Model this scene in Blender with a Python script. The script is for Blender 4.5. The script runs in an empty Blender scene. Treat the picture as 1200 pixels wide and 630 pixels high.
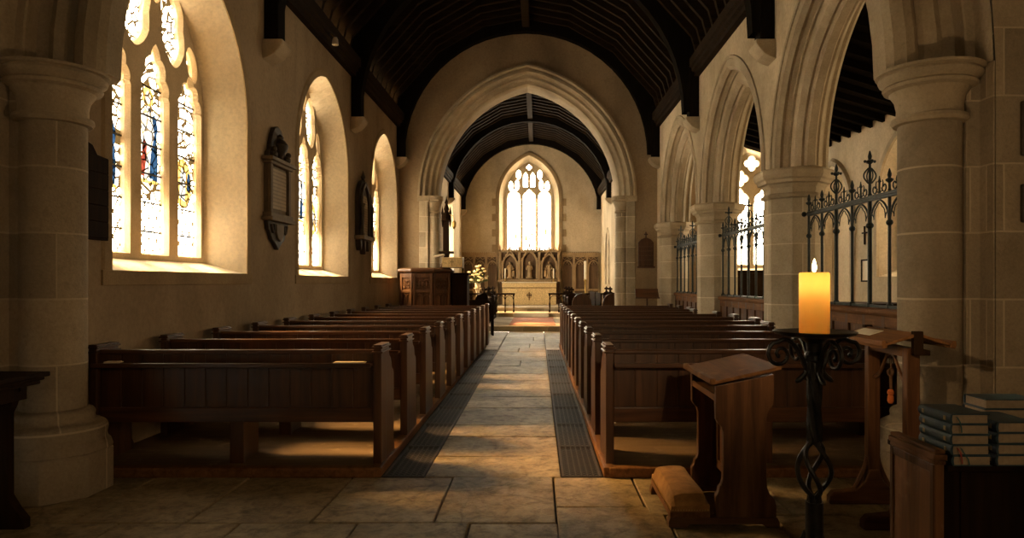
import bpy, bmesh, math, random
from math import pi, sin, cos, sqrt, acos, radians
from mathutils import Vector, Matrix
random.seed(11)
scene = bpy.context.scene
COL = scene.collection

# ------------------------------------------------------------------ mesh builder
class MB:
    def __init__(self):
        self.v = []; self.f = []; self.sm = []
    def add(self, verts, faces, smooth=False):
        o = len(self.v)
        self.v += [tuple(p) for p in verts]
        for f in faces:
            self.f.append(tuple(i + o for i in f)); self.sm.append(smooth)
        return self
    def box(self, x0, x1, y0, y1, z0, z1):
        v = [(x0,y0,z0),(x1,y0,z0),(x1,y1,z0),(x0,y1,z0),(x0,y0,z1),(x1,y0,z1),(x1,y1,z1),(x0,y1,z1)]
        return self.add(v, [(0,3,2,1),(4,5,6,7),(0,1,5,4),(1,2,6,5),(2,3,7,6),(3,0,4,7)])
    def prism(self, poly, a0, a1, m):
        """poly: list of (p,q); extruded from a0 to a1; m(p,q,a) -> xyz"""
        n = len(poly)
        v = [m(p, q, a0) for p, q in poly] + [m(p, q, a1) for p, q in poly]
        fs = [tuple(range(n))[::-1], tuple(range(n, 2*n))]
        for i in range(n):
            j = (i+1) % n
            fs.append((i, j, n+j, n+i))
        return self.add(v, fs)
    def lathe(self, prof, n=24, c=(0,0,0), smooth=True, a0=0.0, a1=2*pi, rot=0.0):
        full = abs(a1 - a0 - 2*pi) < 1e-6
        k = n if full else n+1
        v = []
        for (r, z) in prof:
            for i in range(k):
                t = a0 + (a1-a0)*i/n + rot
                v.append((c[0]+r*cos(t), c[1]+r*sin(t), c[2]+z))
        fs = []
        for j in range(len(prof)-1):
            for i in range(n):
                i2 = (i+1) % k
                fs.append((j*k+i, j*k+i2, (j+1)*k+i2, (j+1)*k+i))
        if full:
            if prof[0][0] > 1e-5: fs.append(tuple(range(k))[::-1])
            if prof[-1][0] > 1e-5: fs.append(tuple((len(prof)-1)*k+i for i in range(k)))
        return self.add(v, fs, smooth)
    def tube(self, pts, r, n=8, closed=False, smooth=True):
        pts = [Vector(p) for p in pts]
        m = len(pts)
        rs = r if isinstance(r, (list, tuple)) else [r]*m
        v = []; prev = None
        for i, p in enumerate(pts):
            if closed: t = pts[(i+1) % m] - pts[i-1]
            else: t = pts[min(i+1, m-1)] - pts[max(i-1, 0)]
            t.normalize()
            if prev is None:
                up = Vector((0,0,1)) if abs(t.z) < .9 else Vector((1,0,0))
                nx = t.cross(up).normalized()
            else:
                nx = prev - t*prev.dot(t)
                nx = nx.normalized() if nx.length > 1e-6 else t.orthogonal().normalized()
            prev = nx; ny = t.cross(nx)
            for k in range(n):
                a = 2*pi*k/n
                v.append(p + (nx*cos(a) + ny*sin(a))*rs[i])
        fs = []
        for i in range(m if closed else m-1):
            i2 = (i+1) % m
            for k in range(n):
                k2 = (k+1) % n
                fs.append((i*n+k, i*n+k2, i2*n+k2, i2*n+k))
        if not closed:
            fs.append(tuple(range(n))[::-1]); fs.append(tuple((m-1)*n+k for k in range(n)))
        return self.add(v, fs, smooth)
    def sphere(self, c, r, n=12, s=(1,1,1)):
        prof = []
        for i in range(n//2+1):
            t = -pi/2 + pi*i/(n//2)
            prof.append((max(r*cos(t), 0.0), r*sin(t)))
        o = len(self.v)
        self.lathe(prof, n)
        for i in range(o, len(self.v)):
            x, y, z = self.v[i]
            self.v[i] = (c[0]+x*s[0], c[1]+y*s[1], c[2]+z*s[2])
        return self
    def xform(self, M):
        self.v = [tuple(M @ Vector(p)) for p in self.v]; return self
    def build(self, name, mat, parent=None, bev=0, loc=None, seg=2, kind=None, label=None):
        me = bpy.data.meshes.new(name)
        off = loc or (0,0,0)
        me.from_pydata(self.v, [], self.f)
        me.polygons.foreach_set('use_smooth', self.sm)
        bm = bmesh.new(); bm.from_mesh(me)
        bmesh.ops.remove_doubles(bm, verts=bm.verts, dist=1e-5)
        bmesh.ops.recalc_face_normals(bm, faces=bm.faces)
        for e in bm.edges:
            if len(e.link_faces) == 2 and e.calc_face_angle(0) > radians(32): e.smooth = False
        bm.to_mesh(me); bm.free()
        me.materials.append(mat)
        o = bpy.data.objects.new(name, me); COL.objects.link(o)
        if parent is not None: o.parent = parent
        o.location = off
        if bev:
            md = o.modifiers.new('edge', 'BEVEL'); md.width = bev; md.segments = seg
            md.limit_method = 'ANGLE'; md.angle_limit = radians(40)
        if kind: o['kind'] = kind
        if label: o['label'] = label
        return o

def tag(o, label, cat, group=None, kind=None):
    o['label'] = label; o['category'] = cat
    if group: o['group'] = group
    if kind: o['kind'] = kind
    return o
def empty(name, loc=(0,0,0), rz=0.0):
    o = bpy.data.objects.new(name, None); COL.objects.link(o)
    o.location = loc; o.rotation_euler = (0,0,rz); o.empty_display_size = .1
    return o
def copy_tree(o, parent=None):
    c = o.copy(); COL.objects.link(c)
    if parent is not None: c.parent = parent
    for ch in [k for k in COL.objects if k.parent == o]:
        copy_tree(ch, c)
    return c
ORD = ['first','second','third','fourth','fifth','sixth','seventh','eighth','ninth','tenth','eleventh','twelfth']

# ------------------------------------------------------------------ arches
def arc_pts(a, h, o=0.0, n=14):
    """two-centred arch from (-(a+o),0) over the apex to (a+o,0)"""
    c = (h*h - a*a)/(2*a); R = a + c + o
    tm = acos(max(-1, min(1, c/R)))
    right = [(-c + R*cos(tm*i/n), R*sin(tm*i/n)) for i in range(n+1)]
    left = [(-x, z) for x, z in right]
    return left + right[::-1][1:]
def arch_z(a, h, u):
    c = (h*h - a*a)/(2*a); R = a + c
    return sqrt(max(R*R - (abs(u)+c)**2, 0))
def sweep_arch(mb, a, h, prof, m, zs, zb=None, n=14, close=True, smooth=False):
    """prof: (offset, depth) points; m(u,z,dep) -> xyz with u measured from the arch's centre"""
    lines = []
    for o, d in prof:
        p = [(u, z+zs) for u, z in arc_pts(a, h, o, n)]
        if zb is not None: p = [(-(a+o), zb)] + p + [((a+o), zb)]
        lines.append([m(u, z, d) for u, z in p])
    L = len(lines[0]); v = [q for l in lines for q in l]; fs = []
    K = len(prof)
    for k in range(K if close else K-1):
        k2 = (k+1) % K
        for i in range(L-1):
            fs.append((k*L+i, k*L+i+1, k2*L+i+1, k2*L+i))
    if close:
        fs.append(tuple(k*L for k in range(K))); fs.append(tuple(k*L+L-1 for k in range(K))[::-1])
    mb.add(v, fs, smooth)
def wall_sheet(mb, m, u0, u1, z0, z1, ops, dep=0.0, extra=()):
    """openings: (uc, a, sill, spring, h). z1 may be a function of u"""
    top = z1 if callable(z1) else (lambda u: z1)
    us = {round(u0,5), round(u1,5)} | {round(e,5) for e in extra if u0 < e < u1}
    for uc, a, sl, sp, h in ops:
        for i in range(25):
            us.add(round(uc - a*cos(pi*i/24), 5))
    us = sorted(u for u in us if u0-1e-6 <= u <= u1+1e-6)
    for p, q in zip(us, us[1:]):
        mid = (p+q)/2; op = None
        for o in ops:
            if abs(mid-o[0]) < o[1]: op = o
        if op is None:
            mb.add([m(p,z0,dep), m(q,z0,dep), m(q,top(q),dep), m(p,top(p),dep)], [(0,1,2,3)])
        else:
            uc, a, sl, sp, h = op
            if sl > z0: mb.add([m(p,z0,dep), m(q,z0,dep), m(q,sl,dep), m(p,sl,dep)], [(0,1,2,3)])
            zp = sp + arch_z(a,h,p-uc); zq = sp + arch_z(a,h,q-uc)
            mb.add([m(p,zp,dep), m(q,zq,dep), m(q,top(q),dep), m(p,top(p),dep)], [(0,1,2,3)])
def outline(a, h, sl, sp, n=14):
    return [(-a, sl)] + [(u, z+sp) for u, z in arc_pts(a, h, 0, n)] + [(a, sl)]
def loft(mb, m, o1, d1, o2, d2, closed=True, smooth=False):
    n = len(o1)
    v = [m(u,z,d1) for u,z in o1] + [m(u,z,d2) for u,z in o2]
    fs = [(i,(i+1)%n,n+(i+1)%n,n+i) for i in range(n if closed else n-1)]
    mb.add(v, fs, smooth)

# ------------------------------------------------------------------ tracery plates (outline with holes, extruded)
def cusped(w, z0, zs, h, foils=3, d=.06, uc=0.0, n=16):
    a = w/2
    arc = arc_pts(a, h, 0, n); L = len(arc)
    pts = [(uc-a, z0)]
    for i, (u, z) in enumerate(arc):
        t = i/(L-1)
        f = abs(sin(pi*foils*t)); k = d*(1-f)
        if t < .02 or t > .98: k = 0
        cx, cz = 0, h*.25
        l = sqrt((u-cx)**2+(z-cz)**2)
        pts.append((uc + u + (cx-u)/l*k, zs + z + (cz-z)/l*k))
    pts.append((uc+a, z0))
    return pts
def dagger(cu, cz, L, W, tilt=0.0, foils=True, n=28):
    pts = []
    for i in range(n):
        t = 2*pi*i/n
        s = sin(t)
        u = W*math.copysign(abs(s)**1.25, s)
        if foils: u *= 1 - .22*abs(cos(2*t))**6*(0 if abs(cos(t)) > .93 else 1)
        z = L*cos(t)*(1.0)
        pts.append((cu + u*cos(tilt) + z*sin(tilt), cz - u*sin(tilt) + z*cos(tilt)))
    return pts
def quatrefoil(cu, cz, r, n=40):
    return [(cu + r*(.62+.38*abs(cos(2*t)))*cos(t), cz + r*(.62+.38*abs(cos(2*t)))*sin(t)) for t in [2*pi*i/n for i in range(n)]]
def inset(loop, d):
    """move a closed outline to its left by d (d<0: to its right)"""
    n = len(loop); out = []
    for i in range(n):
        p, q, r = Vector(loop[i-1]), Vector(loop[i]), Vector(loop[(i+1) % n])
        a, b = (q-p), (r-q)
        a = a.normalized() if a.length > 1e-7 else b.normalized(); b = b.normalized() if b.length > 1e-7 else a
        nn = Vector((-a.y, a.x)) + Vector((-b.y, b.x))
        nn = nn.normalized() if nn.length > 1e-4 else Vector((-a.y, a.x))
        out.append((q.x+nn.x*d, q.y+nn.y*d))
    return out
def area2(loop): return sum(loop[i-1][0]*loop[i][1]-loop[i][0]*loop[i-1][1] for i in range(len(loop)))
def clean(loop):
    out = []
    for p in loop:
        if not out or (Vector(p)-Vector(out[-1])).length > 2e-4: out.append(p)
    if (Vector(out[0])-Vector(out[-1])).length < 2e-4: out.pop()
    return out
def plate(name, mat, outer, holes, half, M, parent=None, bevel=.015, kind=None):
    """flat stone tracery: the outline with openings cut through, arrises chamfered towards the room"""
    from mathutils.geometry import delaunay_2d_cdt
    loops = []
    for h in [outer] + holes:
        h = clean(h)
        loops.append(h if area2(h) > 0 else h[::-1])
    wide = [loops[0]] + [inset(h, -bevel) for h in loops[1:]]
    mb = MB()
    def cap(ls, z):
        vs = []; fc = []
        for l in ls:
            k = len(vs); vs += [Vector(p) for p in l]; fc.append(list(range(k, k+len(l))))
        r = delaunay_2d_cdt(vs, [], fc, 0, 1e-6)
        V, F, orig = r[0], r[2], r[5]
        keep = [f for f, o in zip(F, orig) if o == [0] or (0 in o and len(o) == 1)]
        mb.add([(p.x, p.y, z) for p in V], [tuple(f) for f in keep])
    cap(wide, half); cap(loops, -half)
    for w, l in zip(wide, loops):
        n = len(l)
        mb.add([(p[0],p[1],half) for p in w]+[(p[0],p[1],half-bevel*1.6) for p in l]+[(p[0],p[1],-half) for p in l],
               [(i,(i+1)%n,n+(i+1)%n,n+i) for i in range(n)]+[(n+i,n+(i+1)%n,2*n+(i+1)%n,2*n+i) for i in range(n)])
    mb.v = [tuple(M @ Vector(p)) for p in mb.v]
    return mb.build(name, mat, parent, kind=kind)

# ------------------------------------------------------------------ materials
class NT:
    def __init__(self, name):
        self.m = bpy.data.materials.new(name); self.m.use_nodes = True
        self.t = self.m.node_tree; self.t.nodes.clear()
        self.out = self.n('ShaderNodeOutputMaterial')
    def n(self, ty, **kw):
        nd = self.t.nodes.new(ty)
        for k, val in kw.items():
            if k.startswith('i_'):
                key = k[2:]
                nd.inputs[int(key) if key.isdigit() else key.replace('_',' ')].default_value = val
            else: setattr(nd, k, val)
        return nd
    def l(self, a, b): self.t.links.new(a, b)
    def coords(self, scale=(1,1,1), rot=(0,0,0)):
        tc = self.n('ShaderNodeTexCoord'); mp = self.n('ShaderNodeMapping')
        mp.inputs['Scale'].default_value = scale; mp.inputs['Rotation'].default_value = rot
        self.l(tc.outputs['Object'], mp.inputs['Vector']); return mp.outputs['Vector']
    def noise(self, vec, s, det=5, rough=.6, dist=0):
        nd = self.n('ShaderNodeTexNoise'); nd.inputs['Scale'].default_value = s
        nd.inputs['Detail'].default_value = det; nd.inputs['Roughness'].default_value = rough
        nd.inputs['Distortion'].default_value = dist
        self.l(vec, nd.inputs['Vector']); return nd.outputs['Fac']
    def ramp(self, fac, stops):
        r = self.n('ShaderNodeValToRGB'); e = r.color_ramp.elements
        while len(e) < len(stops): e.new(.5)
        for el, (p, c) in zip(e, stops):
            el.position = p; el.color = (c[0], c[1], c[2], 1) if not isinstance(c, (int, float)) else (c, c, c, 1)
        self.l(fac, r.inputs[0]); return r.outputs[0]
    def mix(self, fac, a, b, mode='MIX'):
        x = self.n('ShaderNodeMix', data_type='RGBA', blend_type=mode)
        for s, val in ((x.inputs[0], fac), (x.inputs[6], a), (x.inputs[7], b)):
            if hasattr(val, 'links'): self.l(val, s)
            else: s.default_value = val if isinstance(val, (int, float)) else (*val, 1)
        return x.outputs[2]
    def math(self, op, a, b=None, c=None):
        x = self.n('ShaderNodeMath', operation=op)
        for i, val in enumerate((a, b, c)):
            if val is None: continue
            if hasattr(val, 'links'): self.l(val, x.inputs[i])
            else: x.inputs[i].default_value = val
        return x.outputs[0]
    def bsdf(self, col, rough=.8, bump=None, bstr=.3, bdist=.02, metal=0, spec=.4, **kw):
        b = self.n('ShaderNodeBsdfPrincipled')
        for key, val in (('Base Color', col), ('Roughness', rough), ('Metallic', metal), ('Specular IOR Level', spec)):
            s = b.inputs[key]
            if hasattr(val, 'links'): self.l(val, s)
            else: s.default_value = val if isinstance(val, (int, float)) else (*val, 1)
        if bump is not None:
            bp = self.n('ShaderNodeBump'); bp.inputs['Strength'].default_value = bstr; bp.inputs['Distance'].default_value = bdist
            self.l(bump, bp.inputs['Height']); self.l(bp.outputs[0], b.inputs['Normal'])
        for k, val in kw.items():
            b.inputs[k].default_value = val
        self.l(b.outputs[0], self.out.inputs[0]); return b

def mat_stone(name, c1, c2, dark, scale=1.2, joints=None, rough=.9, bstr=.35, mortar=None):
    t = NT(name); v = t.coords()
    a = t.noise(v, scale, 6, .65); b = t.noise(v, scale*9, 5, .7); s = t.noise(v, scale*.45, 4, .6, .6)
    col = t.mix(t.ramp(a, [(.3, 0), (.72, 1)]), c1, c2)
    col = t.mix(t.math('MULTIPLY', t.ramp(s, [(.5, 0), (.75, 1)]), .6), col, dark)
    col = t.mix(t.math('MULTIPLY', t.ramp(b, [(.55, 0), (.75, 1)]), .35), col, dark)
    st = t.noise(t.coords((1.0, 1.0, .28)), 1.1, 3, .5, .3); g = t.noise(v, scale*26, 4, .7)
    col = t.mix(1.0, col, t.ramp(st, [(.30, .72), (.5, 1.0), (.72, 1.12)]), 'MULTIPLY')
    col = t.mix(1.0, col, t.ramp(g, [(.30, .84), (.55, 1.0), (.75, 1.10)]), 'MULTIPLY')
    h = t.math('MULTIPLY_ADD', b, .5, t.math('MULTIPLY_ADD', g, .25, t.math('MULTIPLY', a, .5)))
    if joints:
        w, hh, mo = joints
        sx = t.n('ShaderNodeSeparateXYZ'); t.l(v, sx.inputs[0])
        cx = t.n('ShaderNodeCombineXYZ'); t.l(t.math('ADD', sx.outputs[0], sx.outputs[1]), cx.inputs[0]); t.l(sx.outputs[2], cx.inputs[1])
        br = t.n('ShaderNodeTexBrick'); br.offset = .5
        for k, val in (('Scale', 1), ('Mortar Size', mo), ('Mortar Smooth', .3), ('Bias', 0), ('Brick Width', w), ('Row Height', hh)):
            br.inputs[k].default_value = val
        br.inputs['Color1'].default_value = (.74,.74,.74,1); br.inputs['Color2'].default_value = (1.12,1.12,1.12,1); br.inputs['Mortar'].default_value = (1,1,1,1)
        t.l(cx.outputs[0], br.inputs['Vector'])
        col = t.mix(1.0, col, br.outputs['Color'], 'MULTIPLY')
        col = t.mix(t.math('MULTIPLY', br.outputs['Fac'], .6), col, mortar or (c2[0]*1.25, c2[1]*1.25, c2[2]*1.25))
        h = t.math('MULTIPLY_ADD', br.outputs['Fac'], -.35, h)
    t.bsdf(col, rough, h, bstr, .03, spec=.2)
    return t.m
def mat_wood(name, c1, c2, axis, rough=.4, scale=3.0, bstr=.15, spec=.45, wear=None):
    t = NT(name); sc = [14, 14, 14]; sc[axis] = 1.0
    v = t.coords(tuple(sc)); v2 = t.coords()
    g = t.noise(v, scale*.45, 6, .65, .5); b = t.noise(v2, 1.3, 4, .6)
    col = t.mix(t.ramp(g, [(.3, 0), (.7, 1)]), c1, c2)
    col = t.mix(t.math('MULTIPLY', t.ramp(b, [(.4, 0), (.75, 1)]), .55), col, (c1[0]*.55, c1[1]*.5, c1[2]*.5))
    if wear:
        w = t.noise(v2, 7, 6, .75); col = t.mix(t.math('MULTIPLY', t.ramp(w, [(.56, 0), (.68, 1)]), .55), col, wear)
    r = t.math('MULTIPLY_ADD', g, .25, rough-.12)
    t.bsdf(col, r, g, bstr, .01, spec=spec)
    return t.m
def mat_plain(name, c, rough=.6, metal=0, var=.25, scale=8, bstr=.1, spec=.4, **kw):
    t = NT(name); v = t.coords(); a = t.noise(v, scale, 5, .65)
    col = t.mix(t.ramp(a, [(.3, 0), (.7, 1)]), tuple(x*(1-var) for x in c), tuple(min(1, x*(1+var)) for x in c))
    t.bsdf(col, rough, a, bstr, .01, metal, spec, **kw)
    return t.m
def mat_glass_light(name, col, strength, trans, tint=None):
    """coloured window glass with daylight behind: lets the sun through and glows"""
    t = NT(name)
    v = t.coords(); vo = t.n('ShaderNodeTexVoronoi', feature='DISTANCE_TO_EDGE'); vo.inputs['Scale'].default_value = 8.5; t.l(v, vo.inputs['Vector'])
    ld = t.ramp(vo.outputs['Distance'], [(.05, .03), (.09, 1)])
    c = t.mix(1.0, t.mix(1.0, col, t.ramp(t.noise(v, 17, 5, .7), [(.36, .35), (.5, 1.0), (.66, 1.5)]), 'MULTIPLY'), ld, 'MULTIPLY')
    e = t.n('ShaderNodeEmission'); t.l(c, e.inputs[0]); e.inputs[1].default_value = strength
    tr = t.n('ShaderNodeBsdfTransparent'); tr.inputs[0].default_value = (*(tint or col), 1)
    mx = t.n('ShaderNodeMixShader'); mx.inputs[0].default_value = trans
    t.l(e.outputs[0], mx.inputs[1]); t.l(tr.outputs[0], mx.inputs[2]); t.l(mx.outputs[0], t.out.inputs[0])
    return t.m

PL1, PL2, PLD = (.285,.205,.122), (.38,.285,.178), (.17,.112,.06)
M = {}
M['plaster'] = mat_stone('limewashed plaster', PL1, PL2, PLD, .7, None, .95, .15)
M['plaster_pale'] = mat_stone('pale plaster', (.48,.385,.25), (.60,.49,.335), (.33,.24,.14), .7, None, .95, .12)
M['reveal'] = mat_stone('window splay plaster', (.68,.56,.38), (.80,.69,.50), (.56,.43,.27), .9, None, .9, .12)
M['stone'] = mat_stone('dressed limestone', (.37,.295,.19), (.51,.415,.285), (.20,.15,.09), 2.0, None, .9, .4)
M['ashlar'] = mat_stone('coursed limestone', (.42,.345,.235), (.58,.49,.35), (.24,.185,.115), 1.6, (.74,.40,.009), .9, .4)
M['grey_ashlar'] = mat_stone('weathered ashlar', (.31,.245,.16), (.44,.355,.245), (.16,.12,.075), 1.6, (.85,.46,.008), .92, .5)
M['trim_stone'] = mat_stone('window moulding stone', (.27,.185,.095), (.36,.26,.14), (.17,.11,.05), 2.0, None, .9, .3)
M['tracery'] = mat_stone('tracery stone', (.56,.43,.26), (.68,.54,.34), (.36,.25,.13), 3.0, None, .9, .3)
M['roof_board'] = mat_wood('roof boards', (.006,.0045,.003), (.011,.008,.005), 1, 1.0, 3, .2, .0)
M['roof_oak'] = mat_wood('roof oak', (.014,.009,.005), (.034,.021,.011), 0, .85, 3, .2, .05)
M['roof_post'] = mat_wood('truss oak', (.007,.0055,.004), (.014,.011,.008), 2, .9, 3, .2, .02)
M['pew_x'] = mat_wood('pew oak along', (.040,.016,.006), (.135,.054,.019), 0, .33, 3, .15, .5)
M['pew_z'] = mat_wood('pew oak upright', (.036,.015,.006), (.115,.047,.017), 2, .36, 3, .15, .5)
M['wood_z'] = mat_wood('worn oak upright', (.052,.022,.009), (.17,.076,.028), 2, .5, 3, .25, .22)
M['wood_y'] = mat_wood('worn oak along', (.095,.042,.015), (.24,.112,.042), 1, .6, 3, .3, .08, wear=(.31,.155,.06))
M['wood_x'] = mat_wood('worn oak across', (.052,.022,.009), (.17,.076,.028), 0, .5, 3, .25, .22)
M['bench'] = mat_wood('scratched bench oak', (.12,.050,.018), (.29,.130,.048), 2, .45, 3, .25, .3, wear=(.33,.19,.09))
M['dark_z'] = mat_wood('black oak', (.013,.007,.003), (.030,.015,.006), 2, .75, 3, .2, .05)
M['panel_oak'] = mat_wood('carved oak', (.085,.048,.022), (.17,.10,.048), 2, .6, 3, .2, .3)
M['gilt_oak'] = mat_wood('gilded carved oak', (.26,.165,.075), (.46,.32,.16), 2, .55, 4, .3, .4)
M['platform'] = mat_wood('platform boards', (.10,.062,.030), (.20,.130,.068), 0, .75, 3, .3, .25, wear=(.30,.21,.12))
M['iron'] = mat_plain('wrought iron', (.030,.027,.024), .4, .7, .4, 20, .3)
M['iron_green'] = mat_plain('painted railing iron', (.018,.024,.021), .5, .3, .4, 20, .2)
M['grate'] = mat_plain('cast iron grating', (.040,.029,.018), .65, .15, .35, 14, .2)
M['black'] = mat_plain('grating void', (.006,.005,.004), .9, 0, .1)
M['cloth_gold'] = mat_plain('gold brocade', (.60,.43,.20), .6, .1, .35, 22, .2)
M['cloth_white'] = mat_plain('white linen', (.75,.66,.50), .8, 0, .06, 10, .05)
M['carpet'] = mat_plain('faded red carpet', (.42,.17,.10), .95, 0, .2, 30, .2)
M['red_cloth'] = mat_plain('red cushion cloth', (.40,.07,.05), .85, 0, .15, 30, .1)
M['velvet'] = mat_plain('ochre velvet', (.31,.160,.052), .95, 0, .35, 9, .15, .1, **{'Sheen Weight': .08})
M['paper'] = mat_plain('paper', (.70,.62,.48), .8, 0, .05, 20, .03)
M['pages'] = mat_plain('book pages', (.38,.29,.19), .85, 0, .15, 60, .1)
M['blue'] = mat_plain('blue book cloth', (.020,.050,.066), .55, 0, .22, 40, .15)
M['gold'] = mat_plain('gilt stamp', (.32,.24,.11), .4, .6, .2, 30, .05)
M['ribbon_red'] = mat_plain('red ribbon', (.35,.05,.04), .6, 0, .1)
M['ribbon_teal'] = mat_plain('teal ribbon', (.03,.10,.10), .6, 0, .1)
M['orange'] = mat_plain('orange tassel', (.60,.15,.03), .8, 0, .2, 40)
M['rope'] = mat_plain('rope', (.14,.07,.035), .9, 0, .3, 40)
M['monument'] = mat_stone('grey monument stone', (.15,.11,.07), (.25,.19,.12), (.07,.05,.03), 3, None, .7, .3)
M['slate'] = mat_stone('dark monument slate', (.045,.034,.022), (.085,.064,.042), (.02,.015,.01), 4, None, .55, .4)
M['brass'] = mat_plain('brass', (.45,.30,.10), .35, .9, .2, 20, .1)
M['leaf'] = mat_plain('leaves', (.05,.08,.03), .6, 0, .3, 10)
M['petal'] = mat_plain('petals', (.85,.75,.52), .7, 0, .12, 10)
M['wick'] = mat_plain('wick', (.02,.015,.01), .9, 0, .1)
M['wax_white'] = mat_plain('white wax', (.80,.72,.55), .5, 0, .04)
t = NT('candle wax'); v = t.coords(); nn = t.noise(v, 9, 3, .5)
wc = t.mix(t.ramp(nn, [(.35,0),(.65,1)]), (.80,.50,.12), (.86,.58,.17))
pb = t.bsdf(wc, .42, nn, .05, .01, 0, .4)
tl = t.n('ShaderNodeBsdfTranslucent'); tl.inputs[0].default_value = (.90,.62,.20,1)
mx = t.n('ShaderNodeMixShader'); mx.inputs[0].default_value = .5
t.l(pb.outputs[0], mx.inputs[1]); t.l(tl.outputs[0], mx.inputs[2]); t.l(mx.outputs[0], t.out.inputs[0])
M['wax'] = t.m
t = NT('flame'); e = t.n('ShaderNodeEmission'); e.inputs[0].default_value = (1,.62,.24,1); e.inputs[1].default_value = 26; tr = t.n('ShaderNodeBsdfTransparent'); ad = t.n('ShaderNodeAddShader'); t.l(e.outputs[0], ad.inputs[0]); t.l(tr.outputs[0], ad.inputs[1]); t.l(ad.outputs[0], t.out.inputs[0]); M['flame'] = t.m
# inscribed tablet: rows of fine engraved strokes
def mat_tablet(name, c, ink, axis_u, rows):
    t = NT(name); v = t.coords(); sx = t.n('ShaderNodeSeparateXYZ'); t.l(v, sx.inputs[0])
    z = sx.outputs[2]; u = sx.outputs[axis_u]
    row = t.math('MULTIPLY', z, rows); fr = t.math('FRACT', row)
    band = t.math('MULTIPLY', t.math('GREATER_THAN', fr, .35), t.math('LESS_THAN', fr, .75))
    cx = t.n('ShaderNodeCombineXYZ'); t.l(t.math('MULTIPLY', u, 90), cx.inputs[0]); t.l(t.math('FLOOR', row), cx.inputs[1])
    st = t.ramp(t.noise(cx.outputs[0], 1.0, 3, .7), [(.42, 0), (.5, 1)])
    a = t.noise(v, 5, 5, .6)
    base = t.mix(t.ramp(a, [(.3,0),(.7,1)]), tuple(x*.8 for x in c), tuple(x*1.15 for x in c))
    t.bsdf(t.mix(t.math('MULTIPLY', t.math('MULTIPLY', band, st), .55), base, ink), .7, a, .1, .01, spec=.3)
    return t.m
M['tablet'] = mat_tablet('inscribed tablet', (.36,.27,.165), (.11,.075,.04), 1, 20)
# flag stones: every slab carries its own tone
t = NT('york stone flags'); v = t.coords()
at = t.n('ShaderNodeAttribute'); at.attribute_name = 'tone'
a = t.noise(v, 1.1, 7, .65, .4); b = t.noise(v, 6.5, 8, .75, .3); c = t.noise(v, 45, 3, .6); d = t.noise(v, 2.3, 6, .6, 1.2)
col = t.mix(t.ramp(a, [(.35,0),(.65,1)]), (.19,.14,.074), (.43,.33,.185))
col = t.mix(t.ramp(b, [(.47,0),(.70,1)]), col, (.080,.056,.032))
col = t.mix(t.math('MULTIPLY', t.ramp(d, [(.6,0),(.66,1)]), .5), col, (.33,.26,.165))
col = t.mix(t.math('MULTIPLY', t.ramp(c, [(.5,0),(.8,1)]), .25), col, (.07,.05,.03))
vk = t.n('ShaderNodeTexVoronoi', feature='DISTANCE_TO_EDGE'); vk.inputs['Scale'].default_value = .9
wv = t.n('ShaderNodeMix', data_type='VECTOR'); nc = t.n('ShaderNodeTexNoise'); nc.inputs['Scale'].default_value = 2.5; nc.inputs['Detail'].default_value = 5; t.l(v, nc.inputs['Vector'])
wv.inputs[0].default_value = .35; t.l(v, wv.inputs[4]); t.l(nc.outputs['Color'], wv.inputs[5]); t.l(wv.outputs[1], vk.inputs['Vector'])
crack = t.ramp(vk.outputs['Distance'], [(0, 1), (.012, 0)])
col = t.mix(t.math('MULTIPLY', crack, .4), col, (.035,.024,.013))
col = t.mix(1.0, col, t.ramp(t.noise(v, 16, 6, .7), [(.32, .68), (.5, 1.0), (.72, 1.2)]), 'MULTIPLY')
col = t.mix(1.0, col, at.outputs['Color'], 'MULTIPLY')
hh = t.math('MULTIPLY_ADD', b, .6, t.math('MULTIPLY', d, .8))
t.bsdf(col, t.math('MULTIPLY_ADD', b, .3, .42), hh, .8, .03, spec=.4)
M['flags'] = t.m
M['grout'] = mat_plain('floor joints', (.035,.025,.014), .95, 0, .3, 10, .2)
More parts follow.
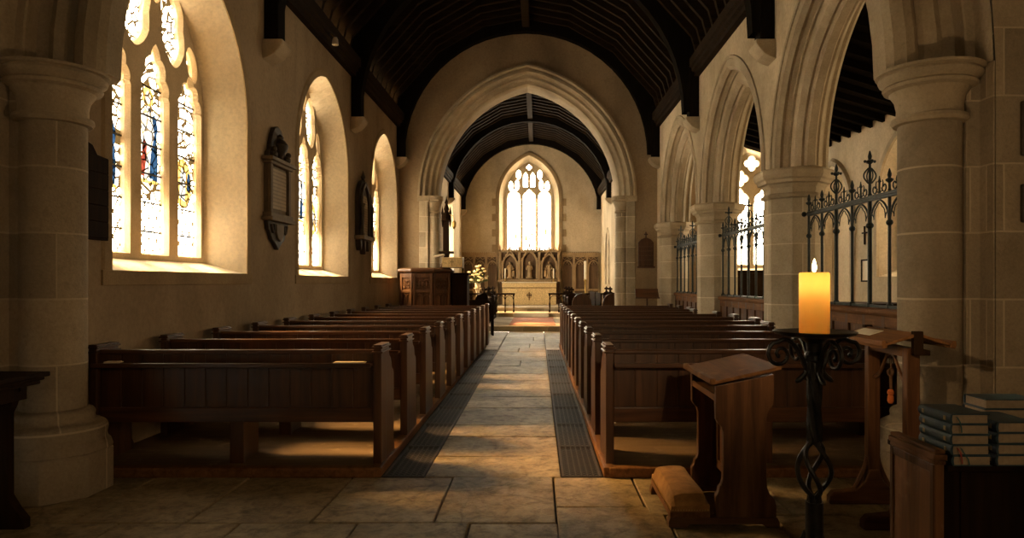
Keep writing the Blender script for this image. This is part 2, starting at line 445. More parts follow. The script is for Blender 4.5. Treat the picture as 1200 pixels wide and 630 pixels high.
# leaded window glass: quarries, lead lines, painted scraps of colour
def mat_leaded(name, ua, za, zlo, zhi, strength, trans, tintw, base=(1.0,.90,.70), lead=.95, painted=.8):
    t = NT(name); v = t.coords(); sx = t.n('ShaderNodeSeparateXYZ'); t.l(v, sx.inputs[0])
    u, z = sx.outputs[ua], sx.outputs[2]
    def lines(sgn, p, w):
        q = t.math('MULTIPLY_ADD', z, .62*sgn, u)
        f = t.math('ABSOLUTE', t.math('SUBTRACT', t.math('FRACT', t.math('DIVIDE', q, p)), .5))
        return t.math('LESS_THAN', f, w)
    ld = t.math('MAXIMUM', lines(1, .15, .085), lines(-1, .15, .085))
    cx = t.n('ShaderNodeCombineXYZ'); t.l(u, cx.inputs[0]); t.l(z, cx.inputs[1])
    vo = t.n('ShaderNodeTexVoronoi', feature='DISTANCE_TO_EDGE'); vo.inputs['Scale'].default_value = 9; t.l(cx.outputs[0], vo.inputs['Vector'])
    vl = t.math('LESS_THAN', vo.outputs['Distance'], .09)
    vc = t.n('ShaderNodeTexVoronoi'); vc.inputs['Scale'].default_value = 9; t.l(cx.outputs[0], vc.inputs['Vector'])
    sc = t.n('ShaderNodeSeparateColor'); t.l(vc.outputs['Color'], sc.inputs[0])
    tone = t.ramp(sc.outputs[0], [(0, (.05,.025,.004)), (.14, (.9,.70,.38)), (.45, (1,.90,.68)), (.72, (.25,.17,.05)), (.88, (.015,.03,.085)), (1, (.06,.008,.003))])
    hi = t.math('MULTIPLY', t.math('GREATER_THAN', z, zlo), t.math('LESS_THAN', z, zhi))
    n = t.noise(cx.outputs[0], 26, 4, .7)
    paint = t.ramp(n, [(.56, 0), (.64, 1)])
    rich = t.mix(t.math('MULTIPLY', paint, .95), tone, (.05,.024,.006))
    rich = t.mix(painted, base, rich)
    lead_f = t.math('MULTIPLY', t.mix(hi, ld, vl), lead)
    colr = t.mix(lead_f, t.mix(hi, base, rich), (.010,.006,.002))
    e = t.n('ShaderNodeEmission'); t.l(colr, e.inputs[0]); e.inputs[1].default_value = strength
    tr = t.n('ShaderNodeBsdfTransparent'); t.l(t.mix(1.0, colr, tintw, 'MULTIPLY'), tr.inputs[0])
    mx = t.n('ShaderNodeMixShader'); mx.inputs[0].default_value = trans
    t.l(e.outputs[0], mx.inputs[1]); t.l(tr.outputs[0], mx.inputs[2]); t.l(mx.outputs[0], t.out.inputs[0])
    return t.m
# ------------------------------------------------------------------ dimensions
HW_L, HW_R = 3.30, 3.42           # nave wall faces
NE, NE2 = 17.8, 18.75             # chancel arch wall
CE = 32.0                         # chancel east wall
TW, TW2 = 4.62, 5.22              # tower arch wall
CH = 3.25                         # chancel half width
PX = 3.77                         # arcade centre line
PIERS = [5.2, 9.25, 13.2, 17.35]
mL = lambda u, z, d: (-HW_L - d, u, z)
mR = lambda u, z, d: (HW_R + d, u, z)
def at_left(X0, uc): return lambda u, z, d: (X0 - d, uc + u, z)
def at_right(X0, uc): return lambda u, z, d: (X0 + d, uc + u, z)
def at_east(Y0, uc): return lambda u, z, d: (uc + u, Y0 + d, z)
ROOF = [(-3.5,5.55),(-3.42,5.75),(-3.3,6.2),(-2.25,7.35),(-1.1,8.0),(0,8.2),(1.1,8.0),(2.25,7.35),(3.3,6.2),(3.42,5.75),(3.5,5.55)]
def roof_z(x):
    for (xa,za),(xb,zb) in zip(ROOF, ROOF[1:]):
        if xa <= x <= xb: return za + (zb-za)*(x-xa)/(xb-xa)
    return 5.55

# ------------------------------------------------------------------ floor
def slab_floor(name, rects, mat, gap=.007, tonev=.16, z=0.0):
    mb = MB(); tones = []
    for (x0,x1,y0,y1) in rects:
        g = gap; b = .006; dz = z + random.uniform(-.003,.003)
        tl = [random.uniform(-.003,.003) for _ in range(4)]
        v = [(x0+g,y0+g,z-.05),(x1-g,y0+g,z-.05),(x1-g,y1-g,z-.05),(x0+g,y1-g,z-.05),
             (x0+g,y0+g,dz-b),(x1-g,y0+g,dz-b),(x1-g,y1-g,dz-b),(x0+g,y1-g,dz-b),
             (x0+g+b,y0+g+b,dz+tl[0]),(x1-g-b,y0+g+b,dz+tl[1]),(x1-g-b,y1-g-b,dz+tl[2]),(x0+g+b,y1-g-b,dz+tl[3])]
        fs = []
        for k in (0,4):
            for i in range(4):
                j=(i+1)%4; fs.append((k+i,k+j,k+4+j,k+4+i))
        fs.append((8,9,10,11))
        mb.add(v, fs)
        tn = 1 + random.uniform(-tonev,tonev); tw = random.uniform(-.03,.03)
        tones += [(tn*(1+tw), tn, tn*(1-tw), 1)]*12
    me = bpy.data.meshes.new(name); me.from_pydata(mb.v, [], mb.f)
    ca = me.color_attributes.new('tone', 'FLOAT_COLOR', 'POINT')
    for i, c in enumerate(tones): ca.data[i].color = c
    me.materials.append(mat)
    o = bpy.data.objects.new(name, me); COL.objects.link(o); return o
GL0, GL1, GR0, GR1 = -.895, -.575, .485, .80      # the two grating channels
rects = []
def row(y0, y1, joints):
    for a, b in zip(joints, joints[1:]): rects.append((a, b, y0, y1))
row(4.25, 5.25, [-3.9,-3.3,-2.62,-1.9,-1.12,-.35,.42])
row(3.2, 4.25, [-3.9,-3.0,-2.3,-1.55,-.82,-.12,.43])
row(2.1, 3.2, [-3.9,-2.7,-1.8,-1.1,-.4,.42])
row(.8, 2.1, [-3.9,-2.9,-2.1,-1.2,-.5,.42]); row(-3.2,.8, [-3.9,-2.0,0,.42])
row(4.56, 5.25, [.42,1.02]); row(3.75,4.56,[.42,1.12]); row(2.7,3.75,[.42,1.3]); row(1.5,2.7,[.42,1.3]); row(-3.2,1.5,[.42,1.9])
row(4.4, 5.25, [1.02,1.95,2.6,3.9]); row(3.75,4.4,[1.12,1.8,2.5,3.9]); row(2.7,3.75,[1.3,2.2,3.0,3.9]); row(1.5,2.7,[1.3,2.3,3.9]); row(-3.2,1.5,[1.9,3.9])
rects = [r for r in rects]
# fill the strip between the differently set courses
rects.append((1.02, 1.95, 4.3955, 4.4)) if False else None
y = 5.25; ay = [y]
for s in (.62,.75,.55,.95,.8,.6,.9,.75,1.0,.85,.7,.95,.8,1.0,.9,1.05,1.1,1.0,.6):
    ay.append(min(ay[-1]+s, 20.5))
for a, b in zip(ay, ay[1:]):
    if b - a < .05: continue
    if a > 7 and random.random() < .35:
        k = random.uniform(-.25, .2); rects.append((GL1,k,a,b)); rects.append((k,GR0,a,b))
    else: rects.append((GL1,GR0,a,b))
for (xa, xb) in ((-3.2,-2.3),(-2.3,-1.5),(-1.5,GL1),(GR0,1.4),(1.4,2.3),(2.3,3.4)):   # crossing before the chancel step
    for a, b in ((15.95,16.9),(16.9,18.0),(18.0,19.2),(19.2,20.5)): rects.append((xa,xb,a,b))
for xa, xb in ((GL0,GL1),(GR0,GR1)): rects.append((xa,xb,15.12,15.95))
fl = slab_floor('floor', rects, M['flags'])
fl['kind'] = 'structure'
sub = MB()
sub.box(-3.95,7.2,-3.3,20.5,-.14,-.035)
sub.build('floor_bedding', M['grout'], fl, kind='structure')
mb = MB(); mb.box(3.45,7.0,5.2,17.8,-.03,0.0)
mb.build('floor_aisle', M['ashlar'], kind='structure')

# gratings: cast panels laid end to end
def grating(x0, x1):
    L = .98; w = x1-x0; root = empty('floor_grating')
    f = MB(); f.box(0,w,0,L,-.034,-.026)
    pan = f.build('void', M['black'], root)
    g = MB()
    g.box(0.002,.022,0,L,-.03,.001); g.box(w-.022,w-.002,0,L,-.03,.001)
    g.box(.022,w-.022,.002,.020,-.03,.001); g.box(.022,w-.022,L-.020,L-.002,-.03,.001)
    g.build('frame', M['grate'], root)
    p = MB(); n = 6; m_ = 18; rw = (w-.044)/n; rl = (L-.04)/m_
    for i in range(n):
        xc = .022 + rw*(i+.5)
        for j in range(m_):
            yc = .02 + rl*(j+.5)
            # each cell: a lozenge lattice with a boss at the crossing
            for dx, dy in ((1,1),(1,-1)):
                a = Vector((xc-dx*rw*.5, yc-dy*rl*.5)); b = Vector((xc+dx*rw*.5, yc+dy*rl*.5))
                d = (b-a).normalized(); nn = Vector((-d.y, d.x))*.0036
                q = [a-nn, b-nn, b+nn, a+nn]
                p.add([(t.x,t.y,-.003) for t in q], [(0,1,2,3)])
    for i in range(1, n):
        xc = .022 + rw*i; p.add([(xc-.004,.02,-.0015),(xc+.004,.02,-.0015),(xc+.004,L-.02,-.0015),(xc-.004,L-.02,-.0015)], [(0,1,2,3)])
    p.build('lattice', M['grate'], root)
    return root
for side, (xa, xb) in (('left', (GL0,GL1)), ('right', (GR0,GR1))):
    src = None
    for k in range(10):
        g = grating(xa, xb) if src is None else copy_tree(src)
        if src is None: src = g
        g.location = (xa, 5.26 + k*.985, 0)
        tag(g, f"pierced cast iron floor grating along the {side} pews, {ORD[k]} panel from the front", 'floor grating', f'floor gratings beside the {side} pews')

# raised platforms under the pews
def platform(name, x0, x1, y0, y1, ea):
    mb = MB(); mb.box(x0, x1, y0, y1, 0, .07)
    o = mb.build(name, M['platform'], kind='structure')
    k = MB(); s = 1 if ea > 0 else -1
    xe = x1 if x0 < 0 else x0
    k.box(xe-.045, xe+.045, y0-.02, y1, .0, .078); k.box(x0, x1, y0-.035, y0+.05, 0, .078)
    k.build('kerb', M['wood_y'], o, bev=.012)
    return o
platform('platform', -HW_L+.02, -.945, 5.25, 15.9, 1)
platform('platform', .85, HW_R-.02, 5.25, 15.9, -1)

# ------------------------------------------------------------------ nave walls
LW = [7.1, 11.6, 16.1]
OPL = [(y, 1.34, 1.60, 3.45, 1.52) for y in LW]
mb = MB(); wall_sheet(mb, mL, TW2-.2, NE+.3, 0, 6.0, OPL)
mb.build('wall_left', M['plaster'], kind='structure')
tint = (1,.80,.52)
M['lead_n'] = mat_leaded('leaded nave glass', 1, 2, 2.35, 5.0, 22, .40, (1,.78,.48), base=(1.0,.885,.67), lead=1.0)
M['g_white'] = mat_glass_light('white glass', (1,.90,.74), 1.3, .04, (1,.85,.6))
M['g_blue'] = mat_glass_light('blue glass', (.03,.075,.15), .9, .03)
M['g_red'] = mat_glass_light('red glass', (.36,.06,.03), 1.0, .03)
M['g_gold'] = mat_glass_light('gold glass', (.95,.55,.12), 1.5, .03)
M['g_skin'] = mat_glass_light('flesh glass', (.85,.58,.36), 1.5, .03)
M['g_brown'] = mat_glass_light('brown glass', (.30,.16,.06), .8, .03)
def flat_poly(name, pts, m, dep, mat, parent):
    mb = MB(); mb.add([m(u,z,dep) for u,z in pts], [tuple(range(len(pts)))])
    return mb.build(name, mat, parent)
def disc(cu, cz, r, n=16, sy=1.0): return [(cu+r*cos(2*pi*i/n), cz+r*sy*sin(2*pi*i/n)) for i in range(n)]
def nave_window(idx, yc, ext_dep=.43):
    m = at_left(-HW_L, yc)
    mr = MB()
    o1 = outline(1.34, 1.52, 1.60, 3.45); o2 = outline(1.0, 1.50, 1.74, 3.36)
    loft(mr, m, o1, 0, o2, ext_dep)
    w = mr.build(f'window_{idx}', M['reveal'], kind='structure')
    # outer jamb beyond the glass
    oj = MB(); loft(oj, m, o2, ext_dep, outline(1.25,1.75,1.55,3.36), ext_dep+.4); oj.build('outer_jamb', M['tracery'], w)
    s = MB(); sweep_arch(s, 1.34, 1.52, [(.0,0.0),(.0,-.014),(.10,-.014),(.13,0.0)], m, 3.45, 1.48); s.build('surround', M['trim_stone'], w)
    sl = MB(); sl.box(-HW_L-.04,-HW_L+.018, yc-1.47, yc+1.47, 1.47, 1.60); sl.build('window_sill', M['trim_stone'], w, bev=.006)
    # tracery
    holes = []
    for k, uc in enumerate((-.70, 0, .70)):
        holes.append(cusped(.47, 1.80, 3.42, .52 if uc == 0 else .40, 5, .055, uc))
    holes.append(dagger(-.335, 4.27, .40, .23, .10)); holes.append(dagger(.335, 4.27, .40, .23, -.10))
    holes.append(dagger(-.74, 3.98, .17, .085, .35, False)); holes.append(dagger(.74, 3.98, .17, .085, -.35, False))
    holes.append(dagger(0, 4.60, .17, .09, 0, False))
    Mx = Matrix(((0,0,1,-HW_L-ext_dep-.01),(1,0,0,yc),(0,1,0,0),(0,0,0,1)))
    plate('tracery', M['tracery'], outline(1.02, 1.53, 1.70, 3.36), holes, .07, Mx, w, .03)
    fr = MB()
    for (u0,u1) in ((-.50,-.42),(-.28,-.20)): pass
    g = MB(); ol = outline(1.01, 1.51, 1.72, 3.36)
    g.add([m(u,z,ext_dep+.03) for u,z in ol], [tuple(range(len(ol)))])
    gl = g.build('window_glass', M['lead_n'], w)
    bars = MB()
    for k in range(6):
        z = 2.02 + k*.30
        for uc in (-.70,0,.70): bars.box(-HW_L-ext_dep-.025,-HW_L-ext_dep-.012, yc+uc-.24, yc+uc+.24, z-.009, z+.009)
    bars.build('saddle_bar', M['iron'], w)
    # painted figures in the lights
    D = ext_dep+.024
    def fig(uc, zb, s, A, B):
        f = lambda pts: [(uc+u*s, zb+z*s) for u,z in pts]
        flat_poly('border_glass', f([(-.20,-.06),(.20,-.06),(.20,-.02),(-.20,-.02)]), m, D, M['g_gold'], gl)
        flat_poly('robe_glass', f([(-.09,0),(.08,0),(.12,.35),(.13,.62),(.05,.74),(-.06,.74),(-.13,.62),(-.11,.35)]), m, D-.001, M['g_white'], gl)
        flat_poly('cloak_glass', f([(.02,0),(.17,-.02),(.19,.22),(.16,.42),(.19,.56),(.13,.70),(.07,.66),(.12,.48),(.05,.26)]), m, D-.002, A, gl)
        flat_poly('drape_glass', f([(-.16,.02),(-.07,.0),(-.03,.20),(-.02,.36),(-.08,.40),(-.12,.22)]), m, D-.002, B, gl)
        flat_poly('halo_glass', f(disc(0,.86,.105)), m, D-.001, M['g_gold'], gl)
        flat_poly('face_glass', f(disc(0,.85,.058,12,1.2)), m, D-.002, M['g_skin'], gl)
    fig(0, 2.58, .98, M['g_blue'], M['g_red'])
    fig(-.70, 2.45, .85, M['g_blue'], M['g_gold'])
    flat_poly('roundel_glass', disc(.70, 2.62, .19, 16, 1.5), m, D-.001, M['g_gold'], gl)
    flat_poly('panel_glass', [(.62,2.45),(.74,2.42),(.76,2.74),(.66,2.80)], m, D-.002, M['g_white'], gl)
    flat_poly('cloak_glass', [(.78,2.56),(.86,2.52),(.86,2.74),(.80,2.76)], m, D-.002, M['g_blue'], gl)
    flat_poly('drape_glass', [(.54,2.45),(.61,2.42),(.60,2.62),(.55,2.66)], m, D-.002, M['g_brown'], gl)
    return w
for i, yc in enumerate(LW): nave_window(i+1, yc)

# ------------------------------------------------------------------ arcade on the right
AR_A, AR_H, AR_S = 1.78, 2.20, 2.98
bays = [((a+b)/2) for a, b in zip(PIERS, PIERS[1:])]
ops = [(yc, (b-a)/2-.12, 0, AR_S, AR_H) for yc, a, b in zip(bays, PIERS, PIERS[1:])]
mb = MB()
wall_sheet(mb, mR, TW2-.2, NE+.3, 0, 6.0, ops)
wall_sheet(mb, mR, TW2-.2, NE+.3, 0, 6.0, ops, dep=.70)
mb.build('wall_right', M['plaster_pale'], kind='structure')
T = .70
prof = [(.03,.005),(.02,-.02),(-.03,-.02),(-.035,-.004),(-.145,-.004),(-.20,.05),(-.19,.09),(-.215,.14),(-.235,.15),(-.235,.175),(-.36,.175),(-.37,.18),(-.435,.24),(-.43,.27),(-.475,.30)]
prof = prof + [(o, T-d) for o, d in prof[::-1]]
for i, (yc, a, b) in enumerate(zip(bays, PIERS, PIERS[1:])):
    mb = MB(); sweep_arch(mb, (b-a)/2-.12, AR_H, prof, at_right(HW_R, yc), AR_S, None, 16)
    mb.build('trim_%d' % (i+1), M['stone'], kind='structure')
def octa(r, rot=pi/8): return [(r*cos(rot+k*pi/4), r*sin(rot+k*pi/4)) for k in range(8)]
def pier(y, label):
    root = empty('pier', (PX, y, 0)); root['kind'] = 'structure'
    s = MB(); s.lathe([(.385,.48),(.385,2.62)], 8, rot=pi/8, smooth=False); s.build('shaft', M['ashlar'], root, bev=.008)
    b = MB(); b.lathe([(.56,0),(.56,.26),(.53,.30),(.50,.31),(.50,.36),(.46,.40),(.43,.41),(.44,.45),(.39,.49)], 8, rot=pi/8, smooth=False); b.build('base', M['ashlar'], root, bev=.006)
    c = MB(); c.lathe([(.385,2.60),(.42,2.61),(.435,2.635),(.42,2.66),(.39,2.67),(.395,2.74),(.43,2.79),(.47,2.80),(.48,2.84),(.51,2.86),(.525,2.90),(.525,2.95),(.50,2.985)], 8, rot=pi/8, smooth=False)
    c.build('capital', M['stone'], root, bev=.004)
    root['label'] = label
for y, l in zip(PIERS, ('octagonal stone pier hidden behind the round shaft', 'octagonal pale stone pier behind the candle', 'octagonal stone pier between the middle railings', 'octagonal stone pier beside the chancel wall')): pier(y, l)

# ------------------------------------------------------------------ east wall of the nave with the chancel arch
CA, CHH, CS = 2.38, 2.95, 3.74
mE = at_east(NE, .03)
mb = MB()
top = lambda u: roof_z(max(-3.5, min(3.5, u+.03)))
wall_sheet(mb, mE, -3.48, 3.50, 0, top, [(0, 2.74, 0, CS, 3.32)], extra=[x for x,_ in ROOF])
wall_sheet(mb, mE, -3.48, 3.50, 0, top, [(0, 2.50, 0, CS, 3.06)], dep=NE2-NE, extra=[x for x,_ in ROOF])
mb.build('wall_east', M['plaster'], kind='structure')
prof = [(.48,-.02),(.47,-.06),(.42,-.06),(.40,-.01),(.38,.0),(.30,.0),(.27,.04),(.25,.11),(.22,.13),(.17,.13),(.14,.17),(.12,.24),(.08,.26),(.05,.26),(.02,.32),(0,.42),(0,NE2-NE),(.48,NE2-NE)]
mb = MB(); sweep_arch(mb, CA, CHH, prof, mE, CS, None, 18)
mb.build('trim_4', M['stone'], kind='structure')
for s in (-1, 1):
    r = empty('respond'); r['kind'] = 'structure'
    xj = .03 + s*(CA+.06)
    j = MB()
    x0, x1 = sorted((.03+s*(CA+.20), .03+s*(CA+.44))); j.box(x0, x1, NE-.02, NE2, 0, CS)
    x0, x1 = sorted((.03+s*(CA+.0), .03+s*(CA+.24))); j.box(x0, x1, NE+.38, NE2, 0, CS)
    j.build('jamb', M['ashlar'], r, bev=.02)
    sh = MB(); sh.lathe([(.26,0),(.26,.2),(.22,.26),(.23,.32),(.18,.38),(.175,3.30)], 20, (xj+s*.06, NE+.22, 0)); sh.build('shaft', M['ashlar'], r)
    c = MB(); c.lathe([(.175,3.30),(.205,3.315),(.205,3.35),(.18,3.37),(.19,3.45),(.23,3.55),(.25,3.57),(.25,3.62),(.28,3.64),(.28,3.74)], 20, (xj+s*.06, NE+.22, 0))
    x0, x1 = sorted((.03+s*(CA+.16), .03+s*(CA+.48))); c.box(x0, x1, NE-.06, NE2, 3.60, 3.74); c.build('capital', M['stone'], r, bev=.004)

# ------------------------------------------------------------------ tower arch in the foreground
TA, TH, TS = 2.80, 3.0, 3.00
mT = at_east(TW, 0.0)
mb = MB()
for d in (0, TW2-TW):
    wall_sheet(mb, mT, -4.0, 7.0, 0, 8.6, [(0, 3.40 if d == 0 else 3.22, 0, TS, 3.7 if d == 0 else 3.45)], dep=d)
for xa, xb in ((-4.05,-3.46),(3.46,7.0)): mb.box(xa,xb,TW+.01,TW2-.01,0,8.6)
mb.build('wall_west', M['grey_ashlar'], kind='structure')
prof = [(.585,.0),(.585,.13),(.57,.14),(.50,.14),(.49,.15),(.49,.26),(.40,.26),(.34,.22),(.27,.26),(.25,.30),(.17,.20),(.10,.18),(.03,.22),(0,.28),(0,.46),(.10,.58),(.46,.605)]
mb = MB(); sweep_arch(mb, TA, TH, prof, mT, TS, None, 18); mb.build('trim_5', M['stone'], kind='structure')
for s in (-1, 1):
    r = empty('respond'); r['kind'] = 'structure'
    j = MB()
    for (xa, xb, ya, yb) in ((3.385,3.399,TW,TW2),(3.29,3.40,TW+.14,TW2),(3.20,3.30,TW+.28,TW2)):
        x0, x1 = sorted((s*xa, s*xb)); j.box(x0, x1, ya, yb, 0, TS)
    j.build('jamb', M['grey_ashlar'], r, bev=.012)
    cx, cy = (-3.165 if s < 0 else 3.105), TW+.27
    sh = MB(); sh.lathe([(.205,.60),(.205,2.66)], 32, (cx,cy,0)); sh.build('shaft', M['grey_ashlar'], r)
    b = MB()
    b.lathe([(.37,0),(.37,.30)], 8, (cx,cy,0), smooth=False, rot=pi/8)
    b.lathe([(.365,.30),(.35,.35),(.33,.37),(.325,.40),(.335,.44),(.325,.48),(.29,.50),(.265,.505),(.25,.53),(.255,.56),(.245,.585),(.205,.60)], 32, (cx,cy,0))
    b.build('base', M['grey_ashlar'], r, bev=.01)
    c = MB()
    c.lathe([(r_, z_*.77) for r_, z_ in [(.205,2.62),(.235,2.63),(.25,2.66),(.245,2.69),(.215,2.70),(.212,2.78),(.225,2.86),(.26,2.93),(.295,2.95),(.305,2.975),(.29,2.995),(.305,3.01),(.325,3.03),(.335,3.06),(.325,3.085),(.35,3.095),(.35,3.12)]], 36, (cx,cy,3.0-3.12*.77))
    c.build('capital', M['stone'], r)
# tower chamber round the camera
mb = MB(); mb.box(-4.05,-3.95,-3.2,TW,0,8.6); mb.build('wall_tower_left', M['grey_ashlar'], kind='structure')
mb = MB(); mb.box(3.95,4.05,-3.2,TW,0,8.6); mb.build('wall_tower_right', M['grey_ashlar'], kind='structure')
mb = MB(); OPT = (1.75, .95, 1.7, 3.5, 1.2); mB = lambda u,z,d: (u,-3.2-d,z)
wall_sheet(mb, mB, -4.05, 4.05, 0, 8.6, [OPT]); mb.build('wall_tower_back', M['grey_ashlar'], kind='structure')
m = lambda u,z,d: (OPT[0]+u,-3.2-d,z); w = MB(); loft(w, m, outline(.95,1.2,1.7,3.5), 0, outline(.75,1.05,1.85,3.45), .35); w = w.build('window_11', M['reveal'], kind='structure')  # unseen window added behind the camera to brighten the foreground
Mx = Matrix(((1,0,0,OPT[0]),(0,0,1,-3.55),(0,1,0,0),(0,0,0,1)))
plate('tracery', M['tracery'], outline(.77,1.07,1.82,3.45), [cusped(.60,1.92,3.35,.46,3,.05,u) for u in (-.36,.36)]+[dagger(0,4.02,.30,.17)], .05, Mx, w, .018)
M['lead_t'] = mat_leaded('added fill window glass', 0, 2, 9, 9.1, 2.0, .2, (1,.84,.60), base=(1,.84,.60), lead=.6)  # glowing pane of the added window, gives the foreground its fill light
g = MB(); ol = outline(.76,1.06,1.83,3.45); g.add([m(u,z,.37) for u,z in ol], [tuple(range(len(ol)))]); g.build('window_glass', M['lead_t'], w)
mb = MB(); mb.box(-4.05,4.05,-3.3,TW,8.6,8.7); mb.build('ceiling_tower', M['roof_board'], kind='structure')

# ------------------------------------------------------------------ chancel
OPC = [(27.8, 1.05, 1.95, 3.75, 1.35), (22.6, 1.05, 1.95, 3.75, 1.35)]
mC = lambda u, z, d: (-CH - d, u, z)
mb = MB(); wall_sheet(mb, mC, NE2-.05, CE+.1, 0, 6.0, OPC); mb.build('wall_chancel_left', M['plaster_pale'], kind='structure')
M['lead_e'] = mat_leaded('leaded chancel glass', 1, 2, 9, 9.1, 36, .35, (1,.80,.50), base=(1,.90,.71), lead=.35)
for i, (yc, a, sl, sp, h) in enumerate(OPC):
    m = at_left(-CH, yc); w = MB()
    loft(w, m, outline(a,h,sl,sp), 0, outline(a-.3,h-.15,sl+.15,sp-.05), .4)
    w = w.build('window_%d' % (4+i), M['reveal'], kind='structure')
    Mx = Matrix(((0,0,1,-CH-.4),(1,0,0,yc),(0,1,0,0),(0,0,0,1)))
    plate('tracery', M['tracery'], outline(a-.28,h-.13,sl+.12,sp-.05), [cusped(.56,sl+.22,sp-.1,.5,3,.05,-.35), cusped(.56,sl+.22,sp-.1,.5,3,.05,.35), dagger(0,sp+.68,.33,.17)], .06, Mx, w, .02)
    g = MB(); ol = outline(a-.29,h-.14,sl+.13,sp-.05); g.add([m(u,z,.42) for u,z in ol], [tuple(range(len(ol)))]); g.build('window_glass', M['lead_e'], w)
mb = MB(); mb.box(CH, CH+.1, NE2-.05, CE+.1, 0, 6.0); o = mb.build('wall_chancel_right', M['plaster_pale'], kind='structure')
d = MB(); sweep_arch(d, .42, .6, [(0,-.05),(.12,-.05),(.16,0),(0,0)], at_right(CH, 25.2), 2.6, .17); d.build('doorway_moulding', M['stone'], o)
d = MB(); sweep_arch(d, .5, .7, [(0,-.06),(.14,-.06),(.18,0),(0,0)], at_right(CH, 28.6), 2.9, 1.4); d.build('niche_moulding', M['stone'], o)
# east wall with the great window
EX = -.10
mEE = at_east(CE, EX); OPE = (0, 1.40, 2.70, 5.40, 2.02)
mb = MB(); wall_sheet(mb, mEE, -3.5-EX, 3.5-EX, 0, lambda u: roof_z(max(-3.5,min(3.5,u+EX))), [OPE], extra=[x-EX for x,_ in ROOF])
mb.build('wall_chancel_end', M['plaster_pale'], kind='structure')
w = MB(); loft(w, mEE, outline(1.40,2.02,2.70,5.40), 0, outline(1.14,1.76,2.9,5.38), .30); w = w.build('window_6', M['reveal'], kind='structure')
s = MB(); sweep_arch(s, 1.40, 2.02, [(.0,0),(.0,-.03),(.08,-.05),(.16,-.05),(.17,0)], mEE, 5.40, 2.7); s.build('surround', M['trim_stone'], w)
q = MB()
for k in range(7):
    for sg in (-1,1):
        if k % 2: continue
        x0, x1 = sorted((EX+sg*1.55, EX+sg*1.74)); q.box(x0,x1,CE-.03,CE+.02,2.9+k*.36,3.24+k*.36)
q.build('quoin', M['trim_stone'], w)
holes = [cusped(.60,2.96,5.42,.44,3,.04,u) for u in (-.72,0,.72)]
holes += [cusped(.215,5.98,6.45,.22,3,.02,u) for u in (-.17,.17)]
for sg in (-1,1):
    holes += [dagger(sg*.86,6.02,.24,.105,0,False), dagger(sg*.57,6.06,.26,.105,0,False), dagger(sg*.50,6.56,.22,.12,0,False)]
holes.append(quatrefoil(0,6.90,.13))
Mx = Matrix(((1,0,0,EX),(0,0,-1,CE+.30),(0,1,0,0),(0,0,0,1)))
plate('tracery', M['tracery'], outline(1.16,1.78,2.85,5.38), holes, .06, Mx, w, .018)
M['lead_east'] = mat_leaded('leaded east glass', 0, 2, 3.3, 4.3, 20.0, .3, (1,.84,.58), base=(1,.90,.70), lead=.25, painted=.15)
g = MB(); ol = outline(1.15,1.77,2.86,5.38); g.add([mEE(u,z,.33) for u,z in ol], [tuple(range(len(ol)))]); gl = g.build('window_glass', M['lead_east'], w)
for u, z in ((.12,3.75),(-.15,3.6),(.78,3.9),(-.62,3.7),(.16,4.0)):
    flat_poly('robe_glass', [(u-.04,z-.16),(u+.04,z-.16),(u+.05,z+.02),(u,z+.16),(u-.05,z+.02)], mEE, .325, M['g_gold'], gl)
bars = MB()
for k in range(5): bars.box(EX-1.1,EX+1.1,CE+.318,CE+.324,3.3+k*.42,3.315+k*.42)
bars.build('saddle_bar', M['iron'], w)

# chancel floor and steps
mb = MB(); mb.box(-CH,CH,20.5,32.0,0,.16); mb.box(-CH,CH,20.46,20.80,.12,.167)
mb.build('floor_chancel', M['ashlar'], kind='structure')
mb = MB(); mb.box(-CH,CH,26.0,32.0,.16,.30); mb.box(-CH,CH,25.97,26.3,.27,.314); mb.build('floor_sanctuary_step', M['ashlar'], kind='structure')
mb = MB(); mb.box(-CH,CH,27.9,32.0,.30,.44); mb.box(-CH,CH,27.87,28.2,.41,.454); mb.build('floor_altar_step', M['ashlar'], kind='structure')
mb = MB(); mb.box(-CH,CH,18.0,20.5,-.06,-.02)
mb.build('floor_crossing', M['grout'], kind='structure')
c = MB(); c.box(-.58,.86,20.95,25.4,.167,.179); tag(c.build('carpet_runner', M['carpet']), 'faded pink carpet runner on the chancel floor', 'carpet')
c = MB(); c.box(-.62,.72,25.72,25.96,.16,.335); tag(c.build('kneeling_step', M['cloth_white'], bev=.02), 'pale kneeling step before the altar rails', 'step')

# ------------------------------------------------------------------ roofs
def roof(name, y0, y1):
    sh = MB(); P = [(x*1.035, z+.14) for x, z in ROOF]
    for (a, b) in zip(P, P[1:]): sh.add([(a[0],y0,a[1]),(b[0],y0,b[1]),(b[0],y1,b[1]),(a[0],y1,a[1])], [(0,1,2,3)])
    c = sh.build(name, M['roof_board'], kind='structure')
    # one polygonal couple of common rafters, repeated
    n = int((y1-y0)/.43); src = None
    for k in range(n):
        if src is None:
            f = MB(); ins = [(x*.985, z-.0) for x, z in ROOF]; ous = [(x*1.02, z+.12) for x, z in ROOF]
            poly = ins + ous[::-1]
            N = len(ROOF)
            v = [(p[0], -.045, p[1]) for p in poly] + [(p[0], .045, p[1]) for p in poly]
            fs = []
            for i in range(N-1):
                a, b_, c_, d_ = i, i+1, 2*N-2-i, 2*N-1-i
                fs += [(a,b_,c_,d_), (a+2*N,d_+2*N,c_+2*N,b_+2*N), (a,a+2*N,b_+2*N,b_), (d_,c_,c_+2*N,d_+2*N)]
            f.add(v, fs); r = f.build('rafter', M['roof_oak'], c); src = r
        else:
            r = src.copy(); COL.objects.link(r); r.parent = c
        r.location = (0, y0+.25+k*.43, 0)
    rb = MB(); rb.box(-.10,.10,y0,y1,8.0,8.22); rb.build('ridge_beam', M['roof_oak'], c, bev=.02)
    return c
